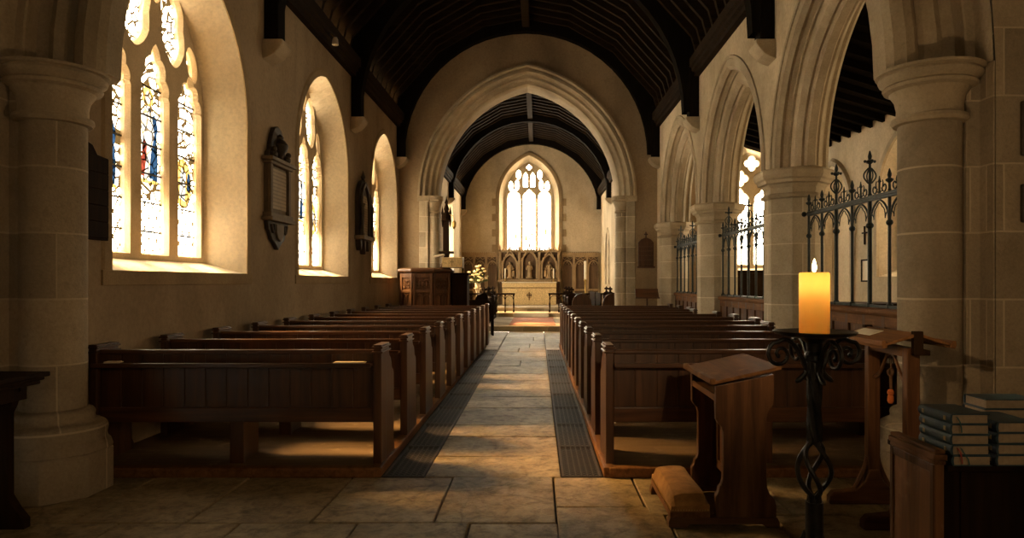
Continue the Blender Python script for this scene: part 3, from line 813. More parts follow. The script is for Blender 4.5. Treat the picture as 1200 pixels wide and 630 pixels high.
roof('ceiling_nave', TW2-.1, NE+.05)
roof('ceiling_chancel', NE2-.05, CE+.05)
# wall plates
def wall_plate(name, x, s, y0, y1, lab):
    mb = MB()
    P = [(0,5.46),(.10,5.46),(.10,5.54),(.15,5.56),(.15,5.62),(.19,5.64),(.19,5.80),(0,5.80)]
    mb.prism(P, y0, y1, lambda p,q,a: (x - s*p, a, q)); o = mb.build(name, M['roof_oak'], kind='structure')
wall_plate('trim_6', -HW_L, -1, TW2, NE, ''); wall_plate('trim_7', HW_R, 1, TW2, NE, '')
wall_plate('trim_8', -CH, -1, NE2, CE, ''); wall_plate('trim_9', CH, 1, NE2, CE, '')
# arch-braced trusses
def truss(xl, xr, zb, dark):
    root = empty('roof_truss')
    for s, xw in ((-1, xl), (1, xr)):
        p = MB(); x0, x1 = sorted((s*(abs(xw)), s*(abs(xw)-.19))); p.box(x0,x1,-.13,.13,zb,6.0); p.build('wall_post', M['roof_post'], root, bev=.015)
        br = MB(); n = 14; R1, zc = 3.13, 4.78
        I = [(R1*cos(pi/2*i/n), zc+R1*sin(pi/2*i/n)) for i in range(n+1)]
        O = []
        for i in range(n+1):
            t = pi/2*i/n; r = R1+.02
            while r < 4.2 and zc + r*sin(t) < roof_z(min(3.45,r*cos(t))) + .05 and r*cos(t) < 3.33: r += .01
            r = max(r, R1+.2)
            O.append((min(r*cos(t), 3.33), zc+r*sin(t)))
        v = [(s*x,-.11,z) for x,z in I]+[(s*x,-.11,z) for x,z in O]+[(s*x,.11,z) for x,z in I]+[(s*x,.11,z) for x,z in O]
        L = n+1; fs = []
        for i in range(n):
            fs += [(i,i+1,L+i+1,L+i),(2*L+i,3*L+i,3*L+i+1,2*L+i+1),(i,2*L+i,2*L+i+1,i+1),(L+i,L+i+1,3*L+i+1,3*L+i)]
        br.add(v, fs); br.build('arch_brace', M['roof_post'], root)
    return root
def corbel(x, y, z, s, lab, mat='stone'):
    root = MB()
    P = [(-.03,0),(.26,0),(.26,-.05),(.24,-.09),(.20,-.14),(.15,-.19),(.08,-.23),(0,-.26),(-.03,-.26)]
    root.prism(P, -.17, .17, lambda p,q,a: (s*p, a, q))
    o = root.build('stone_corbel', M[mat], bev=.012, loc=(x,y,z)); tag(o, lab, 'corbel', 'stone corbels under the roof posts')
TY = [9.1, 13.3, 17.55]
src = None
for k, y in enumerate(TY):
    t_ = truss(-HW_L, HW_R, 4.68, 0) if src is None else copy_tree(src)
    src = src or t_; t_.location = (0, y, 0)
    tag(t_, ('dark oak arched roof truss nearest the tower, with wall posts', 'dark oak arched roof truss in the middle of the nave', 'dark oak arched roof truss against the chancel arch wall')[k], 'roof truss', 'arched trusses of the nave roof')
    where = ('between the first and second left windows','between the second and third left windows','in the corner by the pulpit')[k]
    corbel(-HW_L, y, 4.68, 1, 'carved stone corbel high on the left wall ' + where, 'stone')
    where = ('above the pier behind the candle','above the pier between the middle railings','in the corner above the music stand')[k]
    corbel(HW_R, y, 4.68, -1, 'carved stone corbel high on the right wall ' + where, 'stone')
src = None
for k, y in enumerate((19.0, 23.0, 27.4, 31.8)):
    t_ = truss(-CH, CH, 4.85, 0) if src is None else copy_tree(src)
    src = src or t_; t_.location = (0, y, 0)
    tag(t_, f'dark arched truss of the chancel roof, {ORD[k]} beyond the chancel arch', 'roof truss', 'arched trusses of the chancel roof')
    if k:
        for s in (-1,1): corbel(s*CH, y, 4.85, -s, f"small stone corbel on the {'left' if s<0 else 'right'} chancel wall, {ORD[k]} from the arch")

# ------------------------------------------------------------------ side aisle
AX = 6.9
OPA = [(12.2,1.0,1.60,3.0,1.25),(15.3,.95,.0,2.9,1.2),(7.6,1.0,1.6,3.0,1.25)]
mA = lambda u, z, d: (AX+d, u, z)
mb = MB(); wall_sheet(mb, mA, TW2-.1, NE+.1, 0, 5.2, OPA); mb.build('wall_aisle', M['plaster_pale'], kind='structure')
M['lead_a'] = mat_leaded('leaded aisle glass', 1, 2, 9, 9.1, 7.0, .2, (1,.82,.55), base=(1,.80,.52), lead=.6)
for i, (yc, a, sl, sp, h) in enumerate(OPA):
    m = at_right(AX, yc); w = MB(); d = .30
    loft(w, m, outline(a,h,sl,sp), 0, outline(a-.25,h-.15,sl+.15,sp-.05), d)
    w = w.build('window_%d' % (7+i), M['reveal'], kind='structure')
    s = MB(); sweep_arch(s, a, h, [(0,0),(0,-.05),(.10,-.05),(.17,0)], m, sp, sl); s.build('surround', M['stone'], w)
    if i == 1:
        g = MB(); ol = outline(a-.24,h-.14,sl+.14,sp-.05); g.add([m(u,z,d) for u,z in ol], [tuple(range(len(ol)))]); g.build('recess_back', M['plaster_pale'], w); continue
    Mx = Matrix(((0,0,1,AX+d-.02),(1,0,0,yc),(0,1,0,0),(0,0,0,1)))
    plate('tracery', M['tracery'], outline(a-.24,h-.14,sl+.13,sp-.05), [cusped(.52,sl+.22,sp-.1,.5,3,.05,u) for u in (-.36,.36)]+[dagger(0,sp+.55,.30,.15)], .06, Mx, w, .02)
    g = MB(); ol = outline(a-.245,h-.145,sl+.14,sp-.05); g.add([m(u,z,d+.02) for u,z in ol], [tuple(range(len(ol)))]); g.build('window_glass', M['lead_a'], w)
OE = (5.95, .95, 1.75, 3.9, 1.25)
mAE = lambda u, z, d: (u, NE+d, z)
mb = MB(); wall_sheet(mb, mAE, HW_R+.69, AX+.1, 0, 5.4, [OE]); mb.build('wall_aisle_end', M['plaster'], kind='structure')
m = at_east(NE, OE[0]); w = MB(); loft(w, m, outline(.95,1.25,1.75,3.9), 0, outline(.72,1.1,1.9,3.85), .25); w = w.build('window_10', M['reveal'], kind='structure')
Mx = Matrix(((1,0,0,OE[0]),(0,0,-1,NE+.25),(0,1,0,0),(0,0,0,1)))
plate('tracery', M['tracery'], outline(.74,1.12,1.87,3.85), [cusped(.56,1.96,3.55,.42,3,.05,u) for u in (-.34,.34)]+[quatrefoil(-.30,4.22,.20),quatrefoil(.30,4.22,.20),quatrefoil(0,4.62,.19)], .05, Mx, w, .018)
g = MB(); ol = outline(.73,1.11,1.88,3.85); g.add([m(u,z,.28) for u,z in ol], [tuple(range(len(ol)))]); g.build('window_glass', M['lead_east'], w)
mb = MB()
mb.add([(4.1,TW2,5.5),(AX+.2,TW2,4.6),(AX+.2,NE+.1,4.6),(4.1,NE+.1,5.5)], [(0,1,2,3)])
ca = mb.build('ceiling_aisle', M['roof_board'], kind='structure')
src = None
for k in range(26):
    if src is None:
        r = MB(); r.add([(4.1,-.05,5.5),(AX+.15,-.05,4.62),(AX+.15,-.05,4.5),(4.1,-.05,5.38),(4.1,.05,5.5),(AX+.15,.05,4.62),(AX+.15,.05,4.5),(4.1,.05,5.38)],
              [(0,1,2,3),(7,6,5,4),(2,6,7,3),(1,5,6,2),(0,3,7,4)]); r = r.build('rafter', M['roof_board'], ca); src = r
    else:
        r = src.copy(); COL.objects.link(r); r.parent = ca
    r.location = (0, 5.5+k*.47, 0)
# ------------------------------------------------------------------ pews
def end_profile(wall_end=False):
    # (y, z): west edge upright, shaped shoulder towards the east
    P = [(0,0),(.50,0),(.50,.06),(.47,.10),(.47,.66),(.455,.69),(.42,.705),(.40,.72),(.385,.76),(.355,.80),(.30,.83),(.285,.86),(.285,.905),(0.0,.905)]
    return P
def make_pew(x_aisle, x_wall):
    """local frame: the west edge of the pew at y=0, floor of the platform at z=0"""
    s = 1 if x_wall > x_aisle else -1
    root = empty('pew')
    T = .065
    for xe, sg in ((x_aisle, s), (x_wall, -s)):
        a, b = sorted((xe, xe + sg*T))
        mb = MB(); mb.prism(end_profile(), a, b, lambda p,q,x: (x,p,q))
        e = mb.build('pew_end', M['pew_z'], root, bev=.008)
        c = MB(); c.box(a-.012, b+.012, -.012, .297, .905, .922); c.box(a-.002, b+.002, -.004, .289, .922, .936)
        c.box(a-.014,b+.014,-.014,.299,.870,.884)
        c.build('moulded_cap', M['pew_z'], e, bev=.006)
    xa, xb = sorted((x_aisle+s*T, x_wall-s*T))
    mb = MB(); mb.box(xa,xb,.03,.075,.86,.895); mb.build('top_rail', M['pew_x'], root, bev=.008)
    bk = MB(); n = max(6, int((xb-xa)/.16)); w = (xb-xa)/n
    for i in range(n): bk.box(xa+i*w+.003, xa+(i+1)*w-.003, .045,.065,.40,.87)
    bk.box(xa,xb,.052,.070,.40,.87)
    bk.build('backrest', M['pew_z'], root, bev=.004)
    mb = MB(); mb.box(xa,xb,.025,.072,.325,.44); mb.build('lower_rail', M['pew_x'], root, bev=.006)
    mb = MB(); mb.box(xa,xb,-.075,.045,.772,.790); mb.box(xa,xb,-.085,-.070,.766,.800); l = mb.build('book_ledge', M['pew_x'], root, bev=.004)
    mb = MB(); mb.box(xa,xb,.06,.44,.385,.415); mb.build('seat', M['pew_x'], root, bev=.006)
    xm = (xa+xb)/2
    mb = MB(); mb.box(xm-.055,xm+.055,.03,.08,0,.34); mb.box(xm-.025,xm+.025,.08,.40,0,.385); mb.build('support_leg', M['pew_z'], root, bev=.006)
    return root
PEWY = [5.35 + k*1.0 for k in range(11)]
for side, xa, xw in (('left', -.925, -3.22), ('right', .835, 3.36)):
    src = None; short = None
    for k, y in enumerate(PEWY):
        if side == 'right' and k in (3, 7):
            if short is None: short = make_pew(.835, 3.20); p = short
            else: p = copy_tree(short)
        else:
            p = make_pew(xa, xw) if src is None else copy_tree(src)
            src = src or p
        p.location = ((.0105*k if side == 'left' else -.002*k), y, .07)
        row_ = ('nearest the tower' if k == 0 else 'last before the chancel' if k == 10 else f'{ORD[k]} from the tower')
        tag(p, f'dark oak pew on the {side} of the aisle, {row_}', 'pew', f'oak pews on the {side} of the aisle')
# papers left on the ledges
def leaflet(x, y, z, w, d, rz, label, h=.008):
    mb = MB(); mb.box(-w/2,w/2,-d/2,d/2,0,h*.6); mb.box(-w/2,w/2-.01,-d/2,d/2-.006,h*.6,h)
    o = mb.build('service_leaflet', M['paper'], loc=(x,y,z)); o.rotation_euler = (0,0,rz); tag(o, label, 'leaflet', 'leaflets left on the pew ledges')
leaflet(-1.16, 5.315, .8705, .24, .085, .03, 'white service leaflet lying on the front left pew ledge beside the aisle')
leaflet(-3.0, 5.315, .8705, .11, .075, .1, 'small white card on the front left pew ledge near the wall', .012)
leaflet(3.07, 5.315, .8705, .10, .075, -.05, 'white card on the front right pew ledge behind the reading stand', .03)

# ------------------------------------------------------------------ prie-dieu
pd = empty('prayer_desk', (1.12, 4.17, 0)); tag(pd, 'worn oak prayer desk with sloping top and padded velvet kneeler', 'prayer desk')
W = .70
sideP = [(.27,.06),(.64,.06),(.64,.13),(.63,.17),(.60,.20),(.585,.24),(.58,.30),(.58,.66),(.59,.70),(.62,.75),(.625,.79),(.625,.935),(.27,.865),(.27,.66),(.285,.635),(.305,.615),(.315,.58),(.315,.29),(.305,.26),(.29,.245),(.285,.215),(.27,.19)]
for y0 in (.0, W-.05):
    mb = MB(); mb.prism(sideP, y0, y0+.05, lambda p,q,a: (p,a,q)); mb.build('side_panel', M['wood_z'], pd, bev=.005)
    mb = MB(); mb.prism([(-.02,.0),(.09,.0),(.11,.02),(.55,.02),(.58,0),(.66,0),(.66,.03),(.645,.06),(-.01,.06),(-.02,.03)], y0-.005, y0+.06, lambda p,q,a: (p,a,q)); mb.build('base_runner', M['wood_x'], pd, bev=.004)
mb = MB(); mb.prism([(.235,.873),(.66,.968),(.66,.99),(.235,.895)], -.035, W+.035, lambda p,q,a: (p,a,q)); dt = mb.build('desk_top', M['wood_y'], pd, bev=.004)
mb = MB(); mb.box(.225,.262,-.04,W+.04,.876,.915); mb.build('book_lip', M['wood_y'], dt, bev=.008)
mb = MB(); mb.box(.28,.60,.05,W-.05,.775,.795); mb.box(.272,.285,.05,W-.05,.765,.805); mb.build('shelf', M['wood_y'], pd, bev=.003)
mb = MB(); mb.box(.45,.47,.05,W-.05,.2,.90); pnl = mb.build('back_panel', M['wood_z'], pd)
mb = MB()
for ya, yb in ((.06,.11),(W-.11,W-.06),(W/2-.02,W/2+.02)): mb.box(.435,.455,ya,yb,.22,.76)
mb.box(.435,.455,.06,W-.06,.71,.765); mb.box(.435,.455,.06,W-.06,.2,.26); mb.build('panel_moulding', M['wood_z'], pnl, bev=.005)
mb = MB(); mb.box(-.01,.235,.0,W,.055,.10); mb.build('kneeler_board', M['wood_y'], pd, bev=.006)
# padded kneeler: soft-edged block
n1, n2 = 10, 18; mb = MB(); v = []
for i in range(n1+1):
    for j in range(n2+1):
        u = i/n1*2-1; w_ = j/n2*2-1
        e = (1-abs(u)**5)*(1-abs(w_)**9)
        z = .135 + .075*max(e,0)**.5 + .010*(1-u*u)*(1-w_*w_) - .006*cos(3*w_)*u
        v.append((-.005+.235*(i/n1), -.005+(W+.01)*(j/n2), z))
for i in range(n1+1):
    for j in range(n2+1): v.append((-.005+.235*(i/n1), -.005+(W+.01)*(j/n2), .098))
fs = []; A = n2+1; B = (n1+1)*A
for i in range(n1):
    for j in range(n2): fs.append((i*A+j, i*A+j+1, (i+1)*A+j+1, (i+1)*A+j))
for i in range(n1):
    fs.append((i*A,(i+1)*A,B+(i+1)*A,B+i*A)); fs.append((i*A+n2,B+i*A+n2,B+(i+1)*A+n2,(i+1)*A+n2))
for j in range(n2):
    fs.append((j,B+j,B+j+1,j+1)); fs.append((n1*A+j,n1*A+j+1,B+n1*A+j+1,B+n1*A+j))
mb.add(v, fs, True); ck = mb.build('kneeler_cushion', M['velvet'], pd)
mb = MB()
for i in range(14): mb.sphere((.005+i*.0165, -.006, .108), .0045, 6)
for j in range(34): mb.sphere((-.006, .005+j*.0205, .108), .0045, 6)
mb.build('upholstery_nails', M['brass'], ck)

# ------------------------------------------------------------------ candle stand
CX, CY = 1.435, 2.80
cs = empty('candle_stand', (CX, CY, 0)); tag(cs, 'wrought iron candle stand with scrolls and a twisted basket stem', 'candle stand')
mb = MB(); mb.lathe([(0,1.278),(.05,1.272),(.12,1.276),(.155,1.286),(.165,1.297),(.160,1.299),(.12,1.288),(0,1.284)], 36); mb.build('drip_tray', M['iron'], cs)
mb = MB()
mb.lathe([(.030,1.10),(.034,1.13),(.028,1.17),(.036,1.185),(.038,1.20),(.030,1.215),(.034,1.25),(.060,1.275)], 16)
mb.build('stem_core', M['iron'], cs)
mb = MB(); mb.lathe([(.036,.44),(.036,.60)], 12); mb.build('stem_ferrule', M['iron'], cs)
for k in range(4):
    pts = []; rr = []
    for i in range(70):
        z = 1.20 - (1.20-.45)*i/69
        f = max(0, 1-abs((z-.735)/.105)**2)
        r = .018 + .047*f**.8
        a = k*pi/2 + (1.20-z)*9.0
        pts.append((r*cos(a), r*sin(a), z)); rr.append(.0145 if f == 0 else .0105)
    mb = MB(); mb.tube(pts, rr, 8); mb.build('twisted_rod', M['iron'], cs)
for k in range(4):
    a = k*pi/2 + .12
    pts = []; rr = []
    for i in range(16):            # sweep up and out from the collar
        t = i/15; r = .03 + .125*t**1.1; z = 1.13 + .135*sin(t*pi*.62)
        pts.append((r, z)); rr.append(.011-.002*t)
    r0, z0 = pts[-1]
    for i in range(1, 34):         # curl down and inwards
        t = i/33; an = 1.25 - t*8.2; rad = .055*(1-.78*t)
        pts.append((.150 + rad*cos(an)*1.0 - .004*t, 1.205 + rad*sin(an))); rr.append(.009-.002*t)
    mb = MB(); mb.tube([(r*cos(a), r*sin(a), z) for r, z in pts], rr, 8); mb.sphere((pts[-1][0]*cos(a), pts[-1][0]*sin(a), pts[-1][1]), .010, 8)
    mb.build('scroll', M['iron'], cs)
    b = a + pi/4
    mb = MB(); mb.tube([((.028+.052*t**2)*cos(a), (.028+.052*t**2)*sin(a), 1.17-.10*t+.02*t*t) for t in [i/8 for i in range(9)]], [.008,.009,.0095,.010,.010,.011,.012,.012,.006], 8); mb.build('drooping_leaf', M['iron'], cs)
mb = MB(); mb.lathe([(.030,1.175),(.040,1.180),(.040,1.20),(.030,1.205)], 16); mb.build('collar', M['iron'], cs)
for k in range(3):
    a = k*2*pi/3 + .5
    pts = [(.03,.47),(.06,.40),(.12,.28),(.17,.14),(.23,.05),(.29,.02)]
    mb = MB(); mb.tube([(r*cos(a), r*sin(a), z) for r, z in pts], [.014,.014,.013,.013,.014,.016], 8); mb.sphere((.29*cos(a),.29*sin(a),.02), .02, 8); mb.build('foot', M['iron'], cs)
can = empty('candle', (CX, CY, 1.2885)); tag(can, 'thick lit beeswax candle standing on the iron tray', 'candle')
mb = MB(); mb.lathe([(.057,0),(.0595,.004),(.0595,.238),(.0585,.246),(.055,.250),(.050,.247),(.035,.240),(.015,.238),(0,.237)], 48)
mb.build('wax_body', M['wax'], can)
mb = MB(); mb.tube([(0,0,.236),(.001,0,.248),(.003,0,.258)], .0016, 6); mb.build('wick', M['wick'], can)
mb = MB(); mb.lathe([(0,.250),(.0055,.256),(.0085,.266),(.0080,.276),(.0055,.288),(.0025,.299),(0,.306)], 16); mb.build('flame', M['flame'], can)

# ------------------------------------------------------------------ reading stand by the round pier
ls = empty('reading_stand', (2.57, 4.15, 0)); tag(ls, 'oak double-sided reading stand on trestle feet beside the round pier', 'reading stand')
for y in (0, .48):
    mb = MB(); mb.box(-.04,.04,y-.03,y+.03,.07,1.10); lg = mb.build('post', M['wood_z'], ls, bev=.006)
    f = MB(); f.prism([(-.30,0),(.30,0),(.30,.05),(.27,.085),(.20,.09),(.12,.10),(.06,.16),(.035,.24),(-.035,.24),(-.06,.16),(-.12,.10),(-.20,.09),(-.27,.085),(-.30,.05)], y-.035, y+.035, lambda p,q,a: (p,a,q)); f.build('trestle_foot', M['wood_x'], ls, bev=.01)
    for s in (-1,1):
        b = MB(); b.tube([(s*(.035+.09*(1-t)**1.5), y, .10+.22*t) for t in [i/6 for i in range(7)]], .016, 6); b.build('foot_brace', M['wood_z'], ls)
mb = MB(); mb.box(-.03,.03,.0,.48,1.04,1.10); mb.build('cross_rail', M['wood_y'], ls, bev=.004)
for s in (-1,1):
    mb = MB(); yc = .24
    mb.tube([(0, yc + s*(.21-.205*(i/10)**.55*1.0) if i else yc+s*.21, .86+.185*sin(pi/2*i/10)) for i in range(11)], .012, 6); mb.build('arch_brace', M['wood_z'], ls)
def wing(s, nm):
    mb = MB()
    P = [(0,1.175),(.19,1.118),(.193,1.132),(.0,1.195)]
    mb.prism([(s*p,q) for p,q in P], -.08, .56, lambda p,q,a: (p,a,q)); w_ = mb.build(nm, M['wood_y'], ls, bev=.003)
    l = MB(); l.prism([(s*p,q) for p,q in [(.185,1.108),(.215,1.10),(.225,1.12),(.222,1.148),(.200,1.150),(.193,1.125)]], -.09, .57, lambda p,q,a: (p,a,q)); l.build('book_lip', M['wood_y'], w_, bev=.004)
wing(-1, 'desk_wing'); wing(1, 'desk_wing')
mb = MB(); mb.prism([(-.03,1.06),(.07,1.06),(.07,1.09),(.028,1.10),(.028,1.205),(-.028,1.205),(-.028,1.10),(-.03,1.09)], -.088, -.05, lambda p,q,a: (p,a,q)); mb.build('end_cap', M['dark_z'], ls, bev=.004)
mb = MB(); mb.prism([(-.03,1.10),(.03,1.10),(.028,1.205),(-.028,1.205)], .53, .568, lambda p,q,a: (p,a,q)); mb.build('end_cap', M['dark_z'], ls, bev=.004)
mb = MB(); mb.prism([(-.135,1.1475),(-.045,1.1745),(-.045,1.1785),(-.135,1.1515)], .24, .50, lambda p,q,a: (p+2.57,a+4.15,q+.008)); tag(mb.build('open_leaflet', M['paper']), 'cream paper lying on the left wing of the reading stand', 'leaflet')
tz = empty('hanging_tassel', (2.57, 4.39, 1.035)); tag(tz, 'orange tassel hanging on a cord under the reading stand', 'tassel')
mb = MB(); mb.tube([(0,0,0),(.004,0,-.10),(0,0,-.14)], .004, 6); mb.tube([(.018*cos(a), 0, -.115+.022*sin(a)) for a in [2*pi*i/14 for i in range(14)]], .006, 6, True); mb.tube([(0,0,-.14),(.003,0,-.23)], .009, 8); mb.build('cord', M['rope'], tz)
mb = MB(); mb.lathe([(0,-.222),(.012,-.226),(.021,-.24),(.020,-.255),(.013,-.262),(.018,-.27),(.020,-.30),(.012,-.315),(0,-.315)], 12); mb.build('tassel_head', M['orange'], tz)

# ------------------------------------------------------------------ foreground bench with books
BX = 1.72
bs = empty('book_bench', (BX, 2.44, 0)); tag(bs, 'scratched brown bench end with a ledge carrying blue books', 'bench')
mb = MB(); mb.box(0,.034,.0,.30,.0,.862); ep = mb.build('end_panel', M['bench'], bs, bev=.004)
mb = MB(); mb.box(-.008,.04,-.012,.312,.862,.885); mb.box(-.003,.036,-.006,.306,.885,.900); mb.box(-.004,.038,-.006,.306,.846,.862); mb.build('moulded_cap', M['wood_y'], ep, bev=.005)
mb = MB()
mb.box(-.007,.0,.0,.022,.0,.846); mb.box(-.007,.0,.278,.30,.0,.846); mb.box(-.006,.0,.022,.278,.815,.846); mb.build('edge_moulding', M['wood_z'], ep, bev=.003)
mb = MB(); mb.box(.034,1.5,-.02,.40,.826,.848); mb.build('ledge', M['dark_z'], bs, bev=.004)
mb = MB(); mb.box(.034,1.5,.02,.05,.05,.826)
for i in range(6): mb.box(.10+i*.23,.14+i*.23,.012,.02,.06,.82)
mb.build('back_board', M['dark_z'], bs, bev=.003)
def book(loc, w, l, t_, rz, label, group, ribbon=None, spine='x'):
    """spine along y at x=0; head edge faces -y"""
    root = empty('hymn_book', loc, rz)
    mb = MB(); cv = .0035
    mb.prism([(.0,cv),(-.004,t_*.3),(-.005,t_*.5),(-.004,t_*.7),(.0,t_-cv),(.004,t_),(w,t_),(w,t_-cv),(.006,t_-cv),(.004,t_*.5),(.006,cv),(w,cv),(w,0),(.004,0)], 0, l, lambda p,q,a: (p,a,q))
    c = mb.build('cover', M['blue'], root)
    mb = MB()
    for f in (.12,.80): mb.box(-.0062,-.004, l*f, l*f+.012, t_*.3, t_*.7)
    mb.build('spine_stamp', M['gold'], c)
    mb = MB(); mb.box(.006,w-.005,.005,l-.005,cv,t_-cv); mb.build('page_block', M['pages'], root)
    for k, rb in enumerate(ribbon or ()):
        mb = MB(); x = .018+.012*k
        P = [(x,.02,t_-cv-.004),(x,-.003,t_-cv-.008),(x+.006,-.008,t_*.3),(x+.012+.01*k,-.007,-.012),(x+.014+.014*k,-.006,-.035 if k else -.028)]
        for a, b in zip(P, P[1:]): mb.add([a,(a[0]+.005,a[1],a[2]),(b[0]+.005,b[1],b[2]),b], [(0,1,2,3)])
        mb.build('bookmark_ribbon', M[rb], root)
    return tag(root, label, 'book', group)
z = .8485
for i in range(5):
    book((BX+.045+random.uniform(-.003,.004), 2.4165+random.uniform(-.002,.002), z), .138, .20, .0365, random.uniform(-.02,.02),
         f'blue cloth hymn book in the left stack, {("bottom one","second from the bottom","middle one","second from the top","topmost one")[i]}', 'hymn books in the left stack',
         {1:('ribbon_red','ribbon_teal'), 4:('ribbon_teal',)}.get(i)); z += .0367
z = .8485
for i in range(4):
    book((BX+.206+random.uniform(-.003,.003), 2.4165+random.uniform(-.002,.002), z), .138, .20, .0385, random.uniform(-.02,.02),
         f'blue cloth hymn book in the stack at the right edge, {("bottom one","second from the bottom","second from the top","topmost one")[i]}', 'hymn books in the right stack'); z += .0387
z = .8485
for i in range(5):
    book((BX+.315+.003*i, 2.80, z), .138, .21, .0385, -pi/2, f'blue hymn book in the rear stack turned sideways, {("bottom one","second from the bottom","middle one","second from the top","topmost one")[i]}', 'hymn books in the rear stack'); z += .0387

# ------------------------------------------------------------------ dark table at the left edge
tb = empty('side_table', (-2.79, 3.95, 0)); tag(tb, 'black oak side table with moulded top beside the left tower pier', 'table')
mb = MB(); mb.box(-1.1,.06,-.20,.30,.915,.945); mb.box(-1.08,.04,-.18,.28,.895,.915); mb.box(-1.07,.02,-.17,.27,.87,.895); mb.build('table_top', M['dark_z'], tb, bev=.008)
mb = MB(); mb.box(-1.05,-.05,-.15,.25,.78,.87); mb.build('apron', M['dark_z'], tb, bev=.004)
for y0 in (-.14,.18):
    for x0 in (-.02,-.86):
        mb = MB(); mb.prism([(x0-.02,.87),(x0-.02,.84),(x0-.06,.80),(x0-.08,.74),(x0-.10,.70),(x0-.10,.20),(x0-.05,.12),(x0,.06),(x0,0),(x0-.22,0),(x0-.22,.06),(x0-.18,.14),(x0-.19,.70),(x0-.2,.87)], y0, y0+.06, lambda p,q,a: (p,a,q)); mb.build('leg', M['dark_z'], tb, bev=.006)

# ------------------------------------------------------------------ iron railings and panelled dados in the arcade
def dado(y0, y1, label):
    root = empty('panelled_dado', (PX, y0, 0)); L = y1-y0
    mb = MB(); mb.box(-.02,.02,0,L,0,1.16); mb.build('panel_board', M['wood_z'], root)
    n = round(L/.42); w = L/n; f = MB()
    for i in range(n+1): f.box(-.045,.045,max(0,i*w-.035),min(L,i*w+.035),0,1.16)
    f.build('stile', M['wood_z'], root, bev=.006)
    r = MB(); r.box(-.044,.044,0,L,1.05,1.16); r.box(-.044,.044,0,L,0,.16); r.box(-.044,.044,0,L,.60,.68); r.build('rail', M['wood_y'], root, bev=.005)
    c = MB(); c.prism([(-.07,1.16),(.07,1.16),(.085,1.19),(.085,1.215),(.06,1.235),(-.06,1.235),(-.085,1.215),(-.085,1.19)], 0, L, lambda p,q,a: (p,a,q)); c.build('capping', M['wood_y'], root, bev=.004)
    tag(root, label, 'panelling', 'panelled dados below the railings')
def railing(y0, y1, nb, label, major):
    root = empty('iron_railing', (PX, y0, 1.236)); L = y1-y0; w = L/(nb-1)
    RZ = 1.13
    mb = MB(); mb.box(-.022,.022,-.02,L+.02,RZ-.028,RZ+.028); mb.box(-.03,.03,-.02,L+.02,RZ-.006,RZ+.006); mb.box(-.02,.02,0,L,.0,.03)
    for e in (0, L): mb.sphere((-.05, e+(.03 if e else -.03), RZ), .035, 8)
    mb.build('top_rail', M['iron_green'], root, bev=.004)
    for i in range(nb):
        y = i*w; big = i in major
        r = .023 if big else .017
        mb = MB(); mb.lathe([(.032,0),(.032,.04),(r,.05),(r,.82),(r+.014,.835),(r+.018,.85),(r+.014,.865),(r,.88),(r,RZ+.05)], 12, (0,y,0)); b = mb.build('bar', M['iron_green'], root)
        H = RZ + (.50 if big else .25)
        f = MB(); f.lathe([(.018,RZ+.02),(.014,H-.22),(.012,H-.14),(.036,H-.12),(.040,H-.105),(.016,H-.09),(.022,H-.06),(.018,H-.04),(.006,H),(0,H+.004)], 10, (0,y,0))
        if big:
            for q in range(4):
                a = q*pi/2
                f.tube([(cos(a)*(.015+.05*sin(pi*t)), y+sin(a)*(.015+.05*sin(pi*t)), H-.34+.16*t) for t in [j/8 for j in range(9)]], .008, 6)
            for q in range(4):
                a = q*pi/2; f.sphere((cos(a)*.05, y+sin(a)*.05, H-.11), .018, 6)
        f.build('finial', M['iron_green'], b)
    for i in range(nb-1):           # cresting: paired scrolls and a small spike between the bars
        yc = (i+.5)*w; cr = MB()
        cr.lathe([(.012,RZ+.02),(.010,RZ+.14),(.022,RZ+.15),(.012,RZ+.165),(.004,RZ+.21),(0,RZ+.212)], 8, (0,yc,0))
        for s in (-1,1):
            c0 = yc + s*w*.25
            cr.tube([(0, c0 + s*(.052*(1-.7*t))*cos(3.9*pi*t*.5+pi), RZ+.085+(.055*(1-.7*t))*sin(3.9*pi*t*.5+pi)) for t in [j/18 for j in range(19)]], [.0075]*19, 6)
            cr.tube([(0, yc+s*.01, RZ+.03),(0, yc+s*.05, RZ+.06),(0,yc+s*.075,RZ+.13),(0,yc+s*.06,RZ+.16)], .006, 6)
        cr.build('cresting', M['iron_green'], root)
    for i in range(nb-1):           # pointed arches below the rail
        yc = (i+.5)*w; a = w/2-.012
        ar = MB()
        P = arc_pts(a, .23, 0, 8); ar.tube([(0, yc+u, .865+z) for u, z in P], .011, 6)
        Q = arc_pts(a*.62, .15, 0, 6)
        ar.tube([(0, yc+u, .90+z+.02*abs(sin(3*pi*k/12))) for k,(u,z) in enumerate(Q)], .006, 5)
        for s in (-1,1): ar.tube([(0,yc+s*a*.98,.90),(0,yc+s*a*.85,.98),(0,yc+s*a*.62,.92)], .006, 5)
        ar.build('pointed_arch', M['iron_green'], root)
    tag(root, label, 'railing', 'iron railings between the arcade piers')
for k, (a, b, nb, mj) in enumerate(((5.93,8.73,8,(1,3,5)),(9.68,12.78,9,(1,4,7)),(13.62,16.95,9,(1,4,7)))):
    nm = ('nearest bay behind the candle','middle bay of the arcade','farthest bay by the chancel')[k]
    dado(a-(.36 if k == 0 else .05), b+.05, 'oak panelled dado under the iron railing, ' + nm)
    railing(a, b, nb, 'dark wrought iron railing with spiked finials, ' + nm, mj)

